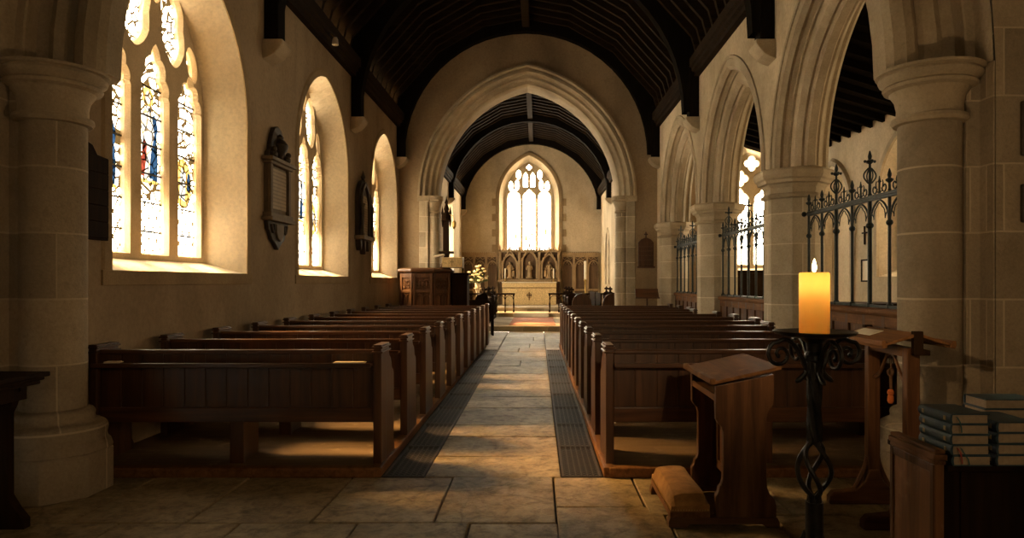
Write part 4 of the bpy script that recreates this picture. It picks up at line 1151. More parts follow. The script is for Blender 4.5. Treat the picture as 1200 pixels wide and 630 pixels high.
# ------------------------------------------------------------------ wall monuments
def monument_large():
    root = empty('wall_monument', (-HW_L, 9.33, 0)); tag(root, 'large stone wall monument with urn crest and inscribed panel between the first two windows', 'monument')
    y = .36
    mb = MB(); mb.box(0,.05,-y,y,2.42,3.06); mb.build('backing_slab', M['monument'], root, bev=.006)
    mb = MB(); mb.box(.05,.065,-.27,.27,2.48,3.02); mb.build('inscription_panel', M['tablet'], root)
    for s in (-1,1):
        mb = MB(); a, b = sorted((s*.29, s*.36)); mb.box(.05,.10,a,b,2.42,3.06); mb.build('pilaster', M['monument'], root, bev=.006)
    mb = MB(); mb.box(0,.12,-.40,.40,3.06,3.10); mb.box(0,.155,-.44,.44,3.10,3.15); mb.build('cornice', M['monument'], root, bev=.008)
    mb = MB(); mb.box(0,.12,-.40,.40,2.36,2.42); mb.box(0,.145,-.43,.43,2.31,2.36); mb.build('sill', M['monument'], root, bev=.008)
    mb = MB(); P = [(-.36,3.15),(.36,3.15),(.34,3.22),(.27,3.27),(.25,3.36),(.20,3.48),(.12,3.58),(0,3.62),(-.12,3.58),(-.20,3.48),(-.25,3.36),(-.27,3.27),(-.34,3.22)]
    mb.prism(P, 0, .06, lambda p,q,a: (a,p,q)); cr = mb.build('crest', M['slate'], root, bev=.012)
    mb = MB(); mb.lathe([(.05,3.16),(.03,3.2),(.09,3.28),(.11,3.36),(.07,3.42),(.04,3.44),(.05,3.47),(0,3.52)], 16, (.08,0,0)); mb.build('urn', M['slate'], cr)
    for s in (-1,1):
        mb = MB(); mb.sphere((.08,s*.24,3.20),.06,10,(1,1.1,1)); mb.sphere((.10,s*.26,3.27),.04,10); mb.build('cherub_head', M['slate'], cr)
    mb = MB(); P = [(-.36,2.31),(-.34,2.20),(-.28,2.16),(-.22,2.07),(-.12,2.02),(0,1.93),(.12,2.02),(.22,2.07),(.28,2.16),(.34,2.20),(.36,2.31)]
    mb.prism(P, 0, .06, lambda p,q,a: (a,p,q)); ap = mb.build('apron', M['slate'], root, bev=.012)
    mb = MB(); mb.prism([(-.13,2.28),(.13,2.28),(.13,2.17),(.08,2.09),(0,2.05),(-.08,2.09),(-.13,2.17)], .06, .09, lambda p,q,a: (a,p,q)); mb.build('shield', M['monument'], ap, bev=.01)
    for s in (-1,1):
        mb = MB(); mb.tube([(.07, s*(.17+.10*t), 2.27-.10*sin(pi*t)) for t in [i/8 for i in range(9)]], .022, 8); mb.build('swag', M['slate'], ap)
def monument_gothic():
    root = empty('wall_monument', (-HW_L, 13.85, 0)); tag(root, 'dark gothic wall monument with pointed top between the second and third windows', 'monument')
    mb = MB(); P = [(-.40,2.36),(.40,2.36),(.40,3.10)]+[(u*.40/.40, 3.10+z) for u,z in arc_pts(.40,.46,0,8)[::-1]][0:]+[(-.40,3.10)]
    Q=[]; [Q.append(p) for p in P if not Q or (abs(Q[-1][0]-p[0])+abs(Q[-1][1]-p[1]))>1e-4]
    mb.prism(Q, 0, .08, lambda p,q,a: (a,p,q)); mb.build('backing_slab', M['slate'], root, bev=.008)
    mb = MB(); P = [(-.25,2.44),(.25,2.44),(.25,3.04)]+[(u,3.04+z) for u,z in arc_pts(.25,.20,0,6)[::-1][1:-1]]+[(-.25,3.04)]
    mb.prism(P, .08, .09, lambda p,q,a: (a,p,q)); mb.build('inscription_panel', M['tablet'], root)
    mb = MB(); sweep_arch(mb, .27, .42, [(0,0),(.07,0),(.07,.05),(0,.05)], lambda u,z,d: (.08+d,u,z), 3.02, 2.44, 8); mb.build('arch_hood', M['slate'], root)
    for s in (-1,1):
        mb = MB(); mb.lathe([(.04,2.42),(.028,2.48),(.026,2.98),(.045,3.02),(.045,3.05)], 10, (.15,s*.36,0)); mb.lathe([(.04,3.05),(.03,3.12),(.04,3.15),(0,3.36)], 8, (.12,s*.36,0)); mb.build('column', M['slate'], root)
    mb = MB(); mb.box(0,.20,-.45,.45,2.34,2.42); mb.build('sill', M['monument'], root, bev=.01)
    mb = MB(); mb.lathe([(.05,3.52),(.03,3.58),(.05,3.62),(.02,3.70),(0,3.76)], 8, (.06,0,0)); mb.build('finial', M['slate'], root)
    for s in (-1,0,1):
        mb = MB(); mb.prism([(s*.30-.07,2.34),(s*.30+.07,2.34),(s*.30+.05,2.20),(s*.30,2.12 if s else 2.05),(s*.30-.05,2.20)], 0, .11, lambda p,q,a: (a,p,q)); mb.build('bracket', M['slate'], root, bev=.01)
monument_large(); monument_gothic()
bd = empty('wall_board', (-HW_L, 5.50, 0)); tag(bd, 'dark slatted wooden board on the left wall half hidden by the tower shaft', 'board')
mb = MB(); P = [(-.32,1.84),(.18,1.84),(.18,2.52),(.04,2.53),(-.02,2.60),(-.10,2.62),(-.18,2.53),(-.32,2.52)]
mb.prism(P, 0, .03, lambda p,q,a: (a,p,q)); mb.build('back_board', M['dark_z'], bd, bev=.004)
for k in range(5):
    mb = MB(); mb.box(.03,.042,-.30,.165,1.86+k*.132,1.985+k*.132); mb.build('slat', M['dark_z'], bd, bev=.003)
# two small tablets on the tower wall at the right edge
for k, (za, zb, lab) in enumerate(((2.35,2.72,'upper worn stone tablet on the wall at the right edge'),(1.90,2.16,'lower dark carved tablet on the wall at the right edge'))):
    r = empty('wall_tablet', (3.56, TW, 0)); tag(r, lab, 'tablet', 'tablets on the tower wall')
    mb = MB(); mb.box(0,.30,-.03,0,za,zb); mb.build('slab', M['slate'], r, bev=.012)
    mb = MB(); mb.box(.03,.27,-.04,-.03,za+.03,zb-.03); mb.build('panel', M['monument' if k == 0 else 'slate'], r, bev=.006)
sp = empty('spotlight', (-HW_L+.19, 11.3, 5.50)); tag(sp, 'small spotlight clipped to the left wall plate', 'spotlight')
mb = MB(); mb.tube([(-.02,0,.10),(.04,0,.05),(.05,0,0)], .012, 6); mb.build('bracket', M['brass'], sp)
mb = MB(); mb.lathe([(.03,.06),(.045,.03),(.055,-.06),(.05,-.065),(0,-.05)], 14, (.06,0,-.02)); mb.build('lamp_head', M['cloth_white'], sp)

# hymn board on the chancel arch wall
hb = empty('hymn_board', (3.12, NE, 0)); tag(hb, 'dark wooden hymn board with cross finial beside the chancel arch', 'board')
mb = MB(); P = [(-.20,1.90),(.20,1.90),(.20,2.52),(.13,2.60),(.06,2.63),(0,2.66),(-.06,2.63),(-.13,2.60),(-.20,2.52)]
mb.prism(P, -.045, 0, lambda p,q,a: (p,a,q)); mb.build('back_board', M['pew_z'], hb, bev=.006)
for k in range(5):
    mb = MB(); mb.box(-.175,.175,-.062,-.045,1.95+k*.115,1.97+k*.115); mb.build('slat', M['pew_x'], hb, bev=.003)
mb = MB(); mb.box(-.23,.23,-.065,0,1.86,1.90); mb.build('shelf', M['pew_x'], hb, bev=.004)
mb = MB(); mb.box(-.015,.015,-.04,-.015,2.65,2.80); mb.box(-.05,.05,-.04,-.015,2.72,2.75); mb.build('cross', M['pew_z'], hb, bev=.004)
# ------------------------------------------------------------------ pulpit
pp = empty('pulpit', (-2.42, 16.75, 0)); tag(pp, 'carved oak octagonal pulpit in front of the chancel arch', 'pulpit')
def octring(mb, r0, r1, z0, z1, c=(0,0)):
    mb.lathe([(r1,z0),(r1,z1)], 8, (c[0],c[1],0), smooth=False, rot=pi/8)
mb = MB(); mb.lathe([(.50,0),(.50,.12),(.34,.22),(.30,.5),(.40,.68),(.62,.80),(.66,.84)], 8, smooth=False, rot=pi/8); mb.build('base', M['pew_z'], pp, bev=.01)
mb = MB(); mb.lathe([(.62,.80),(.62,1.72),(.56,1.72),(.56,.86),(0,.86)], 8, smooth=False, rot=pi/8); body = mb.build('body', M['wood_z'], pp)
for k in range(8):
    a = k*pi/4; ap = .62*cos(pi/8); hw = .62*sin(pi/8)
    R_ = Matrix.Rotation(a, 4, 'Z')
    mb = MB()
    for s in (-1,1): mb.box(ap-.005,ap+.035, *sorted((s*hw*.98, s*hw*.74)), .84,1.70)
    mb.box(ap-.005,ap+.03,-hw,hw,.84,.93); mb.box(ap-.005,ap+.03,-hw,hw,1.24,1.30); mb.box(ap-.005,ap+.03,-hw,hw,1.60,1.70)
    mb.xform(R_); mb.build('panel_frame', M['wood_z'], pp, bev=.005)
    mb = MB()
    for s in (-1,1):
        sweep_arch(mb, hw*.34, hw*.5, [(0,0),(.018,0),(.018,.022),(0,.022)], lambda u,z,d: (ap+d, s*hw*.36+u, z), 1.08, .93, 6)
        mb.tube([(ap+.01, s*hw*.36+.075*cos(t), 1.45+.09*sin(t)) for t in [2*pi*i/14 for i in range(14)]], .016, 6, True)
        mb.tube([(ap+.01, s*hw*.36+.045*cos(t)*abs(cos(2*t)), 1.45+.07*sin(t)*abs(cos(2*t))) for t in [2*pi*i/24 for i in range(24)]], .012, 6, True)
    mb.xform(R_); mb.build('carved_tracery', M['wood_z'], pp)
mb = MB(); mb.lathe([(.60,1.70),(.68,1.72),(.71,1.76),(.71,1.80),(.66,1.83),(.56,1.83),(.56,1.70)], 8, smooth=False, rot=pi/8); mb.build('cornice', M['pew_x'], pp, bev=.006)
# the dark stair side
mb = MB(); mb.box(.62,1.0,-.1,.45,0,1.66); mb.box(.60,1.04,-.14,.49,1.66,1.72); mb.build('stair_enclosure', M['dark_z'], pp, bev=.01)
dk = empty('pulpit_desk', (-2.42+.62, 16.42, 1.835)); tag(dk, 'pulpit book desk hung with a gold embroidered fall', 'book desk')
mb = MB(); mb.prism([(-.22,.02),(-.20,.12),(.30,.25),(.30,.20),(.30,.02)], -.06, .26, lambda p,q,a: (p,a,q)); mb.box(-.24,.30,-.08,.28,0,.03); mb.build('desk', M['pew_x'], dk, bev=.005)
mb = MB(); mb.add([(-.19,-.09,.24),(.30,-.09,.24),(.29,-.095,.012),(-.18,-.095,.012),(-.19,.26,.265),(.30,.26,.265)], [(0,1,2,3),(0,4,5,1)])
o = mb.build('fall_cloth', M['cloth_gold'], dk); sd = o.modifiers.new('thick','SOLIDIFY'); sd.thickness = .012
mb = MB(); mb.box(.045,.065,-.112,-.106,.04,.21); mb.box(.005,.105,-.112,-.106,.13,.15); mb.build('embroidered_cross', M['gold'], o)
mb = MB(); mb.box(-.30,-.05,-.05,.20,.36,.40); mb.xform(Matrix.Rotation(-.25,4,'Y')); tag(mb.build('open_book', M['paper'], loc=(-2.42+.60,16.42,1.80), bev=.005), 'large open book on the pulpit book desk', 'book')
# slender carved shrine by the chancel arch shaft
sh = empty('carved_shrine', (-2.05, NE-.26, 0)); tag(sh, 'slender dark carved canopy shrine on a bracket beside the left arch shaft', 'shrine')
mb = MB(); mb.box(-.16,.20,-.20,.0,2.22,2.28); mb.prism([(-.06,2.22),(.10,2.22),(.06,2.02),(-.02,2.02)], -.12, 0, lambda p,q,a: (p,a,q)); mb.build('bracket', M['dark_z'], sh, bev=.008)
mb = MB(); mb.box(-.07,.08,-.10,.0,2.28,3.16); mb.build('back_post', M['dark_z'], sh, bev=.01)
mb = MB(); mb.lathe([(.0,3.72),(.02,3.60),(.05,3.52),(.03,3.48),(.07,3.36),(.05,3.30),(.12,3.14),(.12,3.08),(.08,3.06)], 8, (0.02,-.08,0)); mb.build('canopy', M['dark_z'], sh)
for s in (-1,1):
    mb = MB(); mb.lathe([(.012,2.9),(.03,3.05),(.02,3.2),(.035,3.25),(0,3.45)], 8, (.02+s*.10,-.10,0)); mb.build('pinnacle', M['dark_z'], sh)
mb = MB(); mb.tube([(.10,-.12,3.22),(.20,-.12,3.18),(.22,-.12,3.06)], .012, 6); mb.lathe([(.02,3.06),(.055,3.02),(.05,2.90),(.02,2.86),(0,2.84)], 8, (.22,-.12,0)); mb.build('hanging_lantern', M['brass'], sh)

# ------------------------------------------------------------------ choir stalls
def poppyhead(mb, x, y, z, s=1.0):
    mb.lathe([(.05*s,z),(.035*s,z+.03*s),(.05*s,z+.05*s),(.03*s,z+.07*s)], 8, (x,y,0))
    mb.sphere((x,y,z+.15*s), .055*s, 10, (.6,1,1.3))
    for q in (-1,1):
        mb.sphere((x,y+q*.06*s,z+.11*s), .045*s, 10, (.6,1,1)); mb.sphere((x+q*.05*s,y,z+.12*s), .04*s, 10, (1,.7,1))
def stall(x, y0, y1, s, label, zf=.167, front=1.0, mat='dark_z'):
    """book desk running along y; s=-1 left side of the chancel, +1 right side"""
    r = empty('choir_stall', (x, y0, zf)); L = y1-y0
    mb = MB(); mb.box(-.03,.03,.05,L-.05,.05,.80); mb.box(-.05,.05,.05,L-.05,0,.10); mb.build('front_panel', M[mat], r, bev=.006)
    mb = MB()
    n = max(3, int(L/.45)); w = (L-.1)/n
    for i in range(n): sweep_arch(mb, w*.36, w*.42, [(0,0),(.03,0),(.03,.02),(0,.02)], lambda u,z,d: (-s*(.03+d), .05+w*(i+.5)+u, z), .45, .14, 6)
    mb.build('arcading', M[mat], r)
    mb = MB(); mb.prism([(s*-.06,.80),(s*.30,.92),(s*.30,.945),(s*-.06,.825)], .04, L-.04, lambda p,q,a: (p,a,q)); mb.build('desk_top', M[mat], r, bev=.005)
    for e in (0, L):
        mb = MB(); mb.prism([(s*-.06,0),(s*.34,0),(s*.34,.80),(s*.28,.92),(s*.18,.95),(s*.10,.99),(s*.04,.99),(s*-.04,.95),(s*-.06,.85)], e-.04, e+.04, lambda p,q,a: (p,a,q))
        o = mb.build('bench_end', M[mat], r, bev=.008)
        f = MB(); poppyhead(f, s*.06, e, .98, .9); f.build('poppyhead', M[mat], o)
    mb = MB(); mb.box(*sorted((s*.62,s*.98)),.0,L,.40,.44); mb.box(*sorted((s*.95,s*1.0)),.0,L,.0,.98); mb.box(*sorted((s*.66,s*.72)),.05,L-.05,.0,.40); mb.build('bench', M[mat], r, bev=.008)
    return tag(r, label, 'choir stall', 'choir stalls in the chancel')
stall(-1.30, 21.2, 22.9, -1, 'dark oak choir stall with carved end post, near one left of the chancel carpet')
stall(-1.30, 23.3, 25.4, -1, 'dark oak choir stall farther back on the left of the chancel carpet')
stall(1.30, 21.2, 22.9, 1, 'dark oak choir stall with poppyhead end, near one right of the chancel carpet')
stall(1.30, 23.3, 25.4, 1, 'dark oak choir stall farther back on the right of the chancel carpet')
def bench_seat(x, y, rz, label):
    r = empty('bench', (x, y, 0), rz)
    mb = MB(); mb.box(-.55,.55,-.2,.2,.40,.45); mb.build('seat', M['dark_z'], r, bev=.006)
    mb = MB(); P = [(-.55,.45),(.55,.45),(.55,.85),(.50,.95),(.40,1.0),(-.40,1.0),(-.50,.95),(-.55,.85)]; mb.prism(P, .16, .21, lambda p,q,a: (p,a,q)); mb.build('backrest', M['dark_z'], r, bev=.008)
    for s in (-1,1):
        mb = MB(); x0, x1 = sorted((s*.55, s*.60)); mb.prism([(-.25,0),(.24,0),(.24,1.05),(.16,1.08),(.08,.75),(-.05,.66),(-.25,.64)], x0, x1, lambda p,q,a: (a,p,q)); e = mb.build('bench_end', M['dark_z'], r, bev=.006)
        f = MB(); poppyhead(f, (x0+x1)/2, .18, 1.06, .8); f.build('poppyhead', M['dark_z'], e)
    return tag(r, label, 'bench')
bench_seat(-1.55, 19.2, pi+.15, 'black oak bench with rounded back beside the pulpit').location.z = 0
def chair(x, y, rz, label, zf=0.0):
    r = empty('chair', (x, y, zf), rz)
    mb = MB(); mb.box(-.28,.28,-.24,.24,.40,.45); mb.build('seat', M['pew_z'], r, bev=.008)
    mb = MB(); mb.box(-.25,.25,-.22,.20,.45,.52); mb.build('cushion', M['red_cloth'], r, bev=.025)
    mb = MB(); P = [(-.28,.45)]+[(-.28,.88)]+[(u,.88+z) for u,z in arc_pts(.28,.29,0,6)[1:-1]]+[(.28,.88),(.28,.45)]
    mb.prism(P, -.26, -.20, lambda p,q,a: (p,a,q)); mb.build('backrest', M['pew_z'], r, bev=.008)
    for sx in (-1,1):
        for sy in (-1,1):
            mb = MB(); mb.lathe([(.03,0),(.022,.06),(.03,.2),(.02,.3),(.03,.40)], 8, (sx*.25, sy*.21, 0)); mb.build('leg', M['pew_z'], r)
        mb = MB(); mb.box(*sorted((sx*.25,sx*.30)),-.22,.22,.64,.68); mb.box(*sorted((sx*.255,sx*.295)),.16,.20,.45,.64); mb.build('armrest', M['pew_z'], r, bev=.006)
    return tag(r, label, 'chair', 'sanctuary chairs')
chair(1.55, 19.75, 0.05, 'round-backed oak chair with red cushion, right of the choir stalls')
c2 = chair(2.32, 19.55, .35, 'oak chair with pale red cushion beside the right arch shaft')
st = stall(2.75, 23.6, 24.9, 1, 'upright dark stall end with tall finial by the right chancel wall')
# music stand
ms = empty('music_stand', (3.02, 16.95, 0)); tag(ms, 'slender wooden music stand in front of the arch wall at the right', 'music stand')
mb = MB(); mb.lathe([(.20,0),(.20,.03),(.06,.06),(.03,.12),(.022,.5),(.032,.55),(.022,.6),(.02,1.05),(.03,1.10)], 12); mb.build('pole', M['pew_z'], ms)
mb = MB(); mb.prism([(-.06,1.10),(.14,1.33),(.16,1.315),(-.04,1.085)], -.29, .29, lambda p,q,a: (a,p,q)); mb.box(-.30,.30,-.085,-.045,1.085,1.12); mb.build('desk', M['pew_x'], ms, bev=.005)

# ------------------------------------------------------------------ communion rails, altar and reredos
def altar_rail(x0, x1, label):
    r = empty('altar_rail', (x0, 26.55, .314)); L = x1-x0
    mb = MB(); mb.prism([(-.09,.68),(.09,.68),(.10,.71),(.08,.75),(-.08,.75),(-.10,.71)], 0, L, lambda p,q,a: (a,p,q)); mb.build('top_rail', M['dark_z'], r, bev=.006)
    n = max(2, int(L/.34))
    for i in range(n+1):
        mb = MB(); mb.lathe([(.035,0),(.035,.08),(.02,.12),(.035,.3),(.02,.42),(.02,.60),(.035,.66),(.035,.69)], 10, (.05+(L-.1)*i/n, 0, 0)); mb.build('baluster', M['dark_z'], r)
    for i in range(n):
        xc = .05+(L-.1)*(i+.5)/n; mb = MB(); sweep_arch(mb, (L-.1)/n/2-.03, .14, [(0,-.015),(.022,-.015),(.022,.015),(0,.015)], lambda u,z,d: (xc+u,d,z), .50, None, 6); mb.build('arch_bracket', M['dark_z'], r)
    tag(r, label, 'altar rail', 'communion rails')
altar_rail(-3.0, -.58, 'dark communion rail on the left in front of the altar')
altar_rail(.72, 3.0, 'dark communion rail on the right in front of the altar')
AXC = -.08
al = empty('altar', (AXC, 31.0, .454)); tag(al, 'altar dressed in a gold brocade frontal under the east window', 'altar')
mb = MB(); mb.box(-1.20,1.20,.03,.62,0,1.0); mb.build('table', M['panel_oak'], al)
mb = MB(); n = 48; v = []; fs = []
for i in range(n+1):
    x = -1.22+2.44*i/n; d = .012*sin(i*1.9)+.008*sin(i*.83+1)
    v += [(x, -.005+d, .0), (x, -.02+d*.3, .98)]
for i in range(n): fs.append((2*i,2*i+2,2*i+3,2*i+1))
mb.add(v, fs, True); fo = mb.build('frontal', M['cloth_gold'], al)
mb = MB(); mb.box(-1.23,1.23,-.045,-.03,.78,.99); mb.build('frontlet', M['cloth_gold'], fo, bev=.006)
mb = MB(); mb.box(-1.23,1.23,-.05,-.042,.765,.79); mb.build('fringe', M['wood_x'], fo)
mb = MB(); mb.box(-.02,.02,-.04,-.025,.22,.58); mb.box(-.12,.12,-.04,-.025,.42,.46); mb.tube([(.1*cos(t),-.033,.44+.1*sin(t)) for t in [2*pi*i/20 for i in range(20)]], .010, 6, True); mb.build('embroidered_cross', M['wood_x'], fo)
mb = MB(); mb.box(-1.25,1.25,-.05,.64,1.0,1.035); mb.build('linen', M['cloth_white'], al, bev=.008)
mb = MB(); mb.box(-1.38,1.38,.645,.71,0,1.03); mb.build('shelf_ledge', M['panel_oak'], al)
# reredos
rr = empty('reredos', (AXC, 31.72, .454)); tag(rr, 'carved gothic reredos of three gabled niches with statues above the altar', 'reredos')
mb = MB(); mb.box(-1.40,1.40,.06,.25,0,2.42); mb.build('back_panel', M['panel_oak'], rr, bev=.01)
mb = MB(); mb.box(-1.45,1.45,-.10,.25,1.05,1.13); mb.box(-1.42,1.42,-.06,.25,1.13,1.18); mb.build('base_moulding', M['gilt_oak'], rr, bev=.01)
mb = MB(); mb.box(-1.45,1.45,-.10,.25,2.42,2.48); mb.box(-1.42,1.42,-.05,.25,2.48,2.53)
for i in range(22):
    x = -1.36+i*2.72/21; mb.prism([(x-.05,2.53),(x+.05,2.53),(x,2.62)], -.03, .0, lambda p,q,a: (p,a,q))
mb.build('cresting', M['gilt_oak'], rr, bev=.008)
for x in (-1.36,-.46,.46,1.36):
    mb = MB(); mb.box(x-.06,x+.06,-.10,0,1.18,2.5); mb.box(x-.03,x+.03,-.13,-.10,1.18,2.3); mb.build('pilaster', M['gilt_oak'], rr, bev=.01)
    mb = MB(); mb.lathe([(.07,2.5),(.05,2.56),(.06,2.6),(.0,2.80)], 8, (x,-.03,0), smooth=False); mb.build('pinnacle', M['gilt_oak'], rr)
for x, hh in ((-.91,0),(0,.14),(.91,0)):
    mb = MB(); sweep_arch(mb, .30, .50, [(0,0),(.06,0),(.08,-.06),(.0,-.06)], lambda u,z,d: (x+u,d-.02,z), 1.78+hh, 1.2, 10); mb.build('niche_arch', M['gilt_oak'], rr)
    mb = MB(); P = outline(.30,.50,1.2,1.78+hh,8); mb.add([(x+u,.055,z) for u,z in P], [tuple(range(len(P)))]); mb.build('niche_back', M['panel_oak'], rr)
    mb = MB()
    for s in (-1,1): mb.prism([(x+s*.42,1.86+hh),(x+s*.36,1.86+hh),(x,2.50+hh),(x,2.62+hh)], -.12, -.05, lambda p,q,a: (p,a,q))
    mb.lathe([(.03,2.56+hh),(.06,2.62+hh),(.02,2.68+hh),(0,2.78+hh)], 8, (x,-.08,0)); mb.build('gable', M['gilt_oak'], rr, bev=.006)
    mb = MB()
    for s in (-1,1):
        for k in range(4):
            t = (k+.6)/4.6; mb.sphere((x+s*(.42*(1-t)), -.09, 1.90+hh+.70*t), .03, 6)
    mb.build('crocket', M['gilt_oak'], rr)
    f = MB(); f.lathe([(.15,1.20),(.16,1.26),(.12,1.28)], 8, (x,-.09,0), smooth=False)
    f.lathe([(.11,1.28),(.10,1.42),(.085,1.56),(.10,1.68),(.115,1.76),(.09,1.82),(.035,1.85),(.03,1.87)], 14, (x,-.09,0)); f.sphere((x,-.10,1.93),.055,12,(.85,.9,1.2))
    for s in (-1,1): f.tube([(x+s*.10,-.09,1.77),(x+s*.14,-.13,1.64),(x+s*.05,-.20,1.60)], [.035,.03,.022], 8)
    f.build('statue', M['gilt_oak'], rr)
    if x:
        for s in (-1,1):
            f = MB()
            f.lathe([(.07,1.28),(.06,1.42),(.07,1.55),(.03,1.60)], 10, (x+s*.17,-.06,0)); f.sphere((x+s*.17,-.06,1.66),.045,10)
            f.build('kneeling_statue', M['gilt_oak'], rr)
mb = MB(); mb.box(-.02,.02,-.10,-.06,2.80,3.18); mb.box(-.10,.10,-.10,-.06,3.02,3.06); mb.build('cross', M['gilt_oak'], rr, bev=.008)
def panelling(x0, x1, label):
    r = empty('wall_panelling', (x0, CE, .454)); L = x1-x0
    mb = MB(); mb.box(0,L,-.03,-.0,0,2.35); mb.build('boarding', M['panel_oak'], r)
    mb = MB(); mb.box(0,L,-.13,-.0,2.28,2.40); mb.box(0,L,-.10,0,2.2,2.28)
    for i in range(int(L/.1)): mb.box(.02+i*.1,.07+i*.1,-.12,-.06,2.40,2.44)
    mb.build('cornice', M['gilt_oak'], r, bev=.006)
    mb = MB(); mb.box(0,L,-.11,-.0,.62,.72); mb.box(0,L,-.09,0,0,.14); mb.build('rail', M['gilt_oak'], r, bev=.006)
    n = 3; w = L/n
    for i in range(n+1):
        mb = MB(); x = min(max(i*w,.05),L-.05); mb.box(x-.05,x+.05,-.12,0,0,2.3); mb.build('stile', M['gilt_oak'], r, bev=.008)
    for i in range(n):
        xc = (i+.5)*w; mb = MB()
        sweep_arch(mb, w*.36, w*.5, [(0,-.12),(.05,-.12),(.05,-.03),(0,-.03)], lambda u,z,d: (xc+u,d,z), 1.72, .74, 8)
        for s in (-1,1):
            mb.tube([(xc+s*w*.36,-.08,1.75),(xc+s*w*.30,-.08,1.92),(xc+s*w*.12,-.08,1.86),(xc,-.08,2.0)], .022, 6)
            mb.tube([(xc+s*w*.40,-.08,2.18),(xc+s*w*.2,-.08,2.08),(xc,-.08,2.2)], .022, 6)
        mb.build('arch_tracery', M['gilt_oak'], r)
    tag(r, label, 'panelling', 'carved panelling beside the altar')
panelling(-CH+.02, AXC-1.46, 'carved oak wall panelling with pointed arches left of the reredos')
panelling(AXC+1.46, CH-.02, 'carved oak wall panelling with pointed arches right of the reredos')
def altar_candle(x, label):
    r = empty('altar_candle', (x, 31.78, 1.505)); 
    mb = MB(); mb.lathe([(.06,0),(.06,.02),(.025,.05),(.035,.10),(.02,.14),(.045,.17),(.045,.18)], 12); mb.build('holder', M['brass'], r)
    mb = MB(); mb.lathe([(.03,.18),(.03,.62),(0,.63)], 12); mb.build('wax', M['wax_white'], r)
    tag(r, label, 'candle', 'candles on the altar')
for r_, l in ((AXC-1.12,'white candle on the left end of the altar'),(AXC+1.12,'white candle on the right end of the altar')):
    altar_candle(r_, l)
for o in [o for o in COL.objects if o.name.startswith('altar_candle')]: o.location.y = 31.52; o.location.z = 1.4895
# paschal candle to the right, flower stand to the left
pc = empty('candlestick', (2.30, 28.6, .454)); tag(pc, 'tall floor candlestick with a thick white candle right of the altar', 'candlestick')
mb = MB(); mb.lathe([(.17,0),(.17,.04),(.05,.10),(.035,.3),(.05,.34),(.03,.4),(.028,1.05),(.06,1.10),(.08,1.14)], 14); mb.build('stem', M['brass'], pc)
mb = MB(); mb.lathe([(.055,1.14),(.055,1.90),(.05,1.92),(0,1.92)], 14); mb.build('candle', M['wax_white'], pc)
fs_ = empty('flower_stand', (-2.10, 27.4, .314)); tag(fs_, 'pale pedestal carrying a vase left of the altar', 'pedestal')
mb = MB(); mb.lathe([(.20,0),(.20,.05),(.10,.10),(.075,.2),(.07,.80),(.10,.88),(.15,.92),(.15,.95)], 14); mb.build('column', M['cloth_white'], fs_)
bq = empty('flower_arrangement', (-2.10, 27.4, 1.264)); tag(bq, 'arrangement of cream flowers and dark leaves on the pedestal', 'flowers')
mb = MB(); mb.lathe([(.08,0),(.11,.06),(.10,.14),(.12,.18)], 12); mb.build('vase', M['cloth_white'], bq)
rnd = random.Random(4)
lf = MB(); st_ = MB()
for i in range(70):
    a = rnd.uniform(0,2*pi); e = rnd.uniform(-.25,1.2); r = rnd.uniform(.18,.42)
    p = Vector((cos(a)*cos(e)*r, sin(a)*cos(e)*r*.8, .28+sin(e)*r*1.2)); d = p-Vector((0,0,.2)); d.normalize(); q = d.orthogonal().normalized()*.035
    lf.add([p-d*.09, p+q, p+d*.09, p-q], [(0,1,2,3)]); st_.tube([(0,0,.15), tuple(p)], .005, 4)
st_.build('stems', M['leaf'], bq); lf.build('foliage', M['leaf'], bq)
for i in range(26):
    a = rnd.uniform(0,2*pi); e = rnd.uniform(-.1,1.45); r = rnd.uniform(.25,.44)
    p = (cos(a)*cos(e)*r, sin(a)*cos(e)*r*.8-.03, .28+sin(e)*r*1.5)
    mb = MB(); mb.sphere(p, .05, 8, (1,1,.75))
    for k in range(5): mb.sphere((p[0]+.045*cos(k*1.257), p[1]+.045*sin(k*1.257), p[2]+.01), .03, 6)
    mb.build('flower', M['petal'], bq)

# ------------------------------------------------------------------ things in the side aisle
aa = empty('aisle_altar', (5.95, NE-.45, 0)); tag(aa, 'dark draped altar with carved back under the aisle window', 'altar')
mb = MB(); mb.box(-.85,.85,-.30,.30,0,1.0); mb.box(-.9,.9,-.34,.34,1.0,1.04); mb.build('table', M['dark_z'], aa, bev=.01)
mb = MB(); mb.box(-.90,.90,.34,.43,0,1.72); mb.box(-.95,.95,.30,.44,1.72,1.80); mb.build('back_panel', M['dark_z'], aa, bev=.01)
mb = MB(); mb.box(-.88,.88,-.33,.30,1.04,1.055); mb.build('linen', M['cloth_white'], aa)
ch = empty('chest', (5.9, 11.5, 0)); tag(ch, 'dark wooden chest in the side aisle beyond the near railing', 'chest')
mb = MB(); mb.box(-.45,.45,-.5,.5,.08,1.08); mb.build('body', M['dark_z'], ch, bev=.01)
mb = MB(); mb.box(-.48,.48,-.53,.53,1.08,1.15); mb.build('lid', M['dark_z'], ch, bev=.012)
for sx in (-1,1):
    for sy in (-1,1): mb = MB(); mb.box(sx*.40-.04,sx*.40+.04,sy*.45-.04,sy*.45+.04,0,.08); mb.build('foot', M['dark_z'], ch)
pf = empty('picture_frame', (AX, 13.72, 0)); tag(pf, 'small framed picture on the aisle wall beyond the near railing', 'picture')
mb = MB()
for y0,y1,z0,z1 in ((-.16,-.13,1.50,1.95),(.13,.16,1.50,1.95),(-.16,.16,1.50,1.53),(-.16,.16,1.92,1.95)): mb.box(-.03,0,y0,y1,z0,z1)
mb.build('frame', M['dark_z'], pf, bev=.003)
mb = MB(); mb.box(-.012,0,-.13,.13,1.53,1.92); mb.build('print', M['paper'], pf)
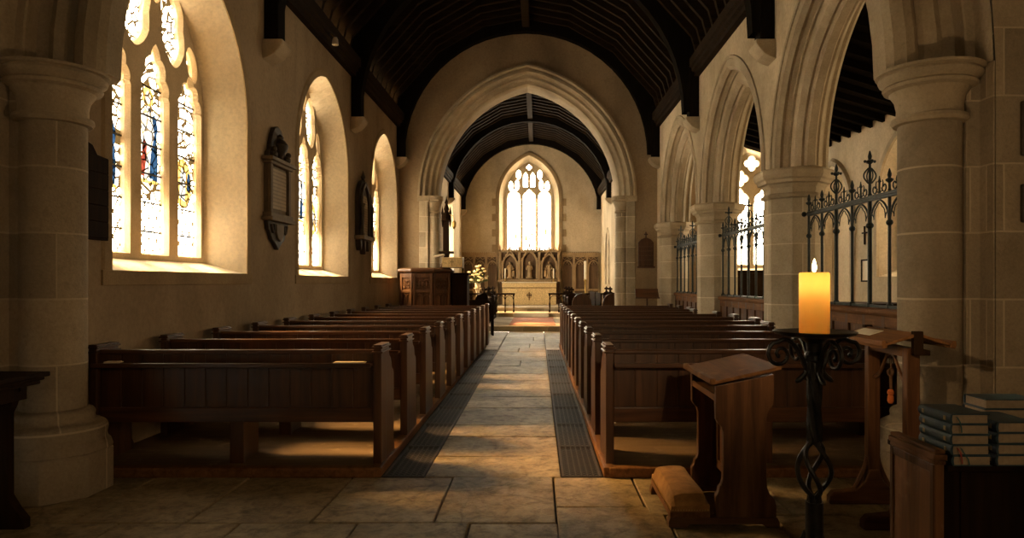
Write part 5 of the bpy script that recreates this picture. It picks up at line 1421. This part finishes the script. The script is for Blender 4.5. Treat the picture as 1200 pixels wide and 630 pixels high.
cr = empty('wall_crucifix', (AX, 13.75, 0)); tag(cr, 'small dark crucifix on the aisle wall above the picture', 'crucifix')
mb = MB(); mb.box(-.03,0,-.015,.015,2.25,2.62); mb.box(-.03,0,-.10,.10,2.47,2.50); mb.build('cross', M['dark_z'], cr, bev=.004)

# ------------------------------------------------------------------ light, sky, camera
w = bpy.data.worlds.new('World'); scene.world = w; w.use_nodes = True
bg = w.node_tree.nodes['Background']; bg.inputs[0].default_value = (1,.88,.67,1); bg.inputs[1].default_value = 8.0
def sun(dirv, energy, col, ang):
    l = bpy.data.lights.new('sun', 'SUN'); l.energy = energy; l.color = col; l.angle = radians(ang)
    o = bpy.data.objects.new('sun', l); COL.objects.link(o); o.rotation_euler = Vector(dirv).to_track_quat('-Z','Y').to_euler(); return o
el = radians(40); az = radians(-18)
sun((cos(el)*cos(az), cos(el)*sin(az), -sin(el)), 78, (1,.81,.55), 16)
pl = bpy.data.lights.new('candle_light', 'POINT'); pl.energy = 22; pl.color = (1,.66,.34); pl.shadow_soft_size = .012
po = bpy.data.objects.new('candle_light', pl); COL.objects.link(po); po.location = (CX, CY, 1.2885+.285)
pl2 = bpy.data.lights.new('candle_glow', 'POINT'); pl2.energy = .2; pl2.color = (1,.72,.36); pl2.shadow_soft_size = .02
po2 = bpy.data.objects.new('candle_glow', pl2); COL.objects.link(po2); po2.location = (CX, CY, 1.2885+.205)

cam = bpy.data.cameras.new('camera'); co = bpy.data.objects.new('camera', cam); COL.objects.link(co)
co.location = (.3, 0, 1.5); co.rotation_euler = (pi/2, 0, 0)
cam.sensor_width = 36; cam.lens = 24.0; cam.shift_x = -.025; cam.shift_y = .0125
cam.clip_start = .05; cam.clip_end = 200
scene.camera = co
vs = scene.view_settings
vs.view_transform = 'Standard'; vs.look = 'None'; vs.exposure = 1.0; vs.gamma = 1.0; vs.use_curve_mapping = False
scene.cycles.max_bounces = 10; scene.cycles.diffuse_bounces = 5; scene.cycles.transparent_max_bounces = 12
scene.cycles.sample_clamp_indirect = 6
scene.cycles.use_denoising = True
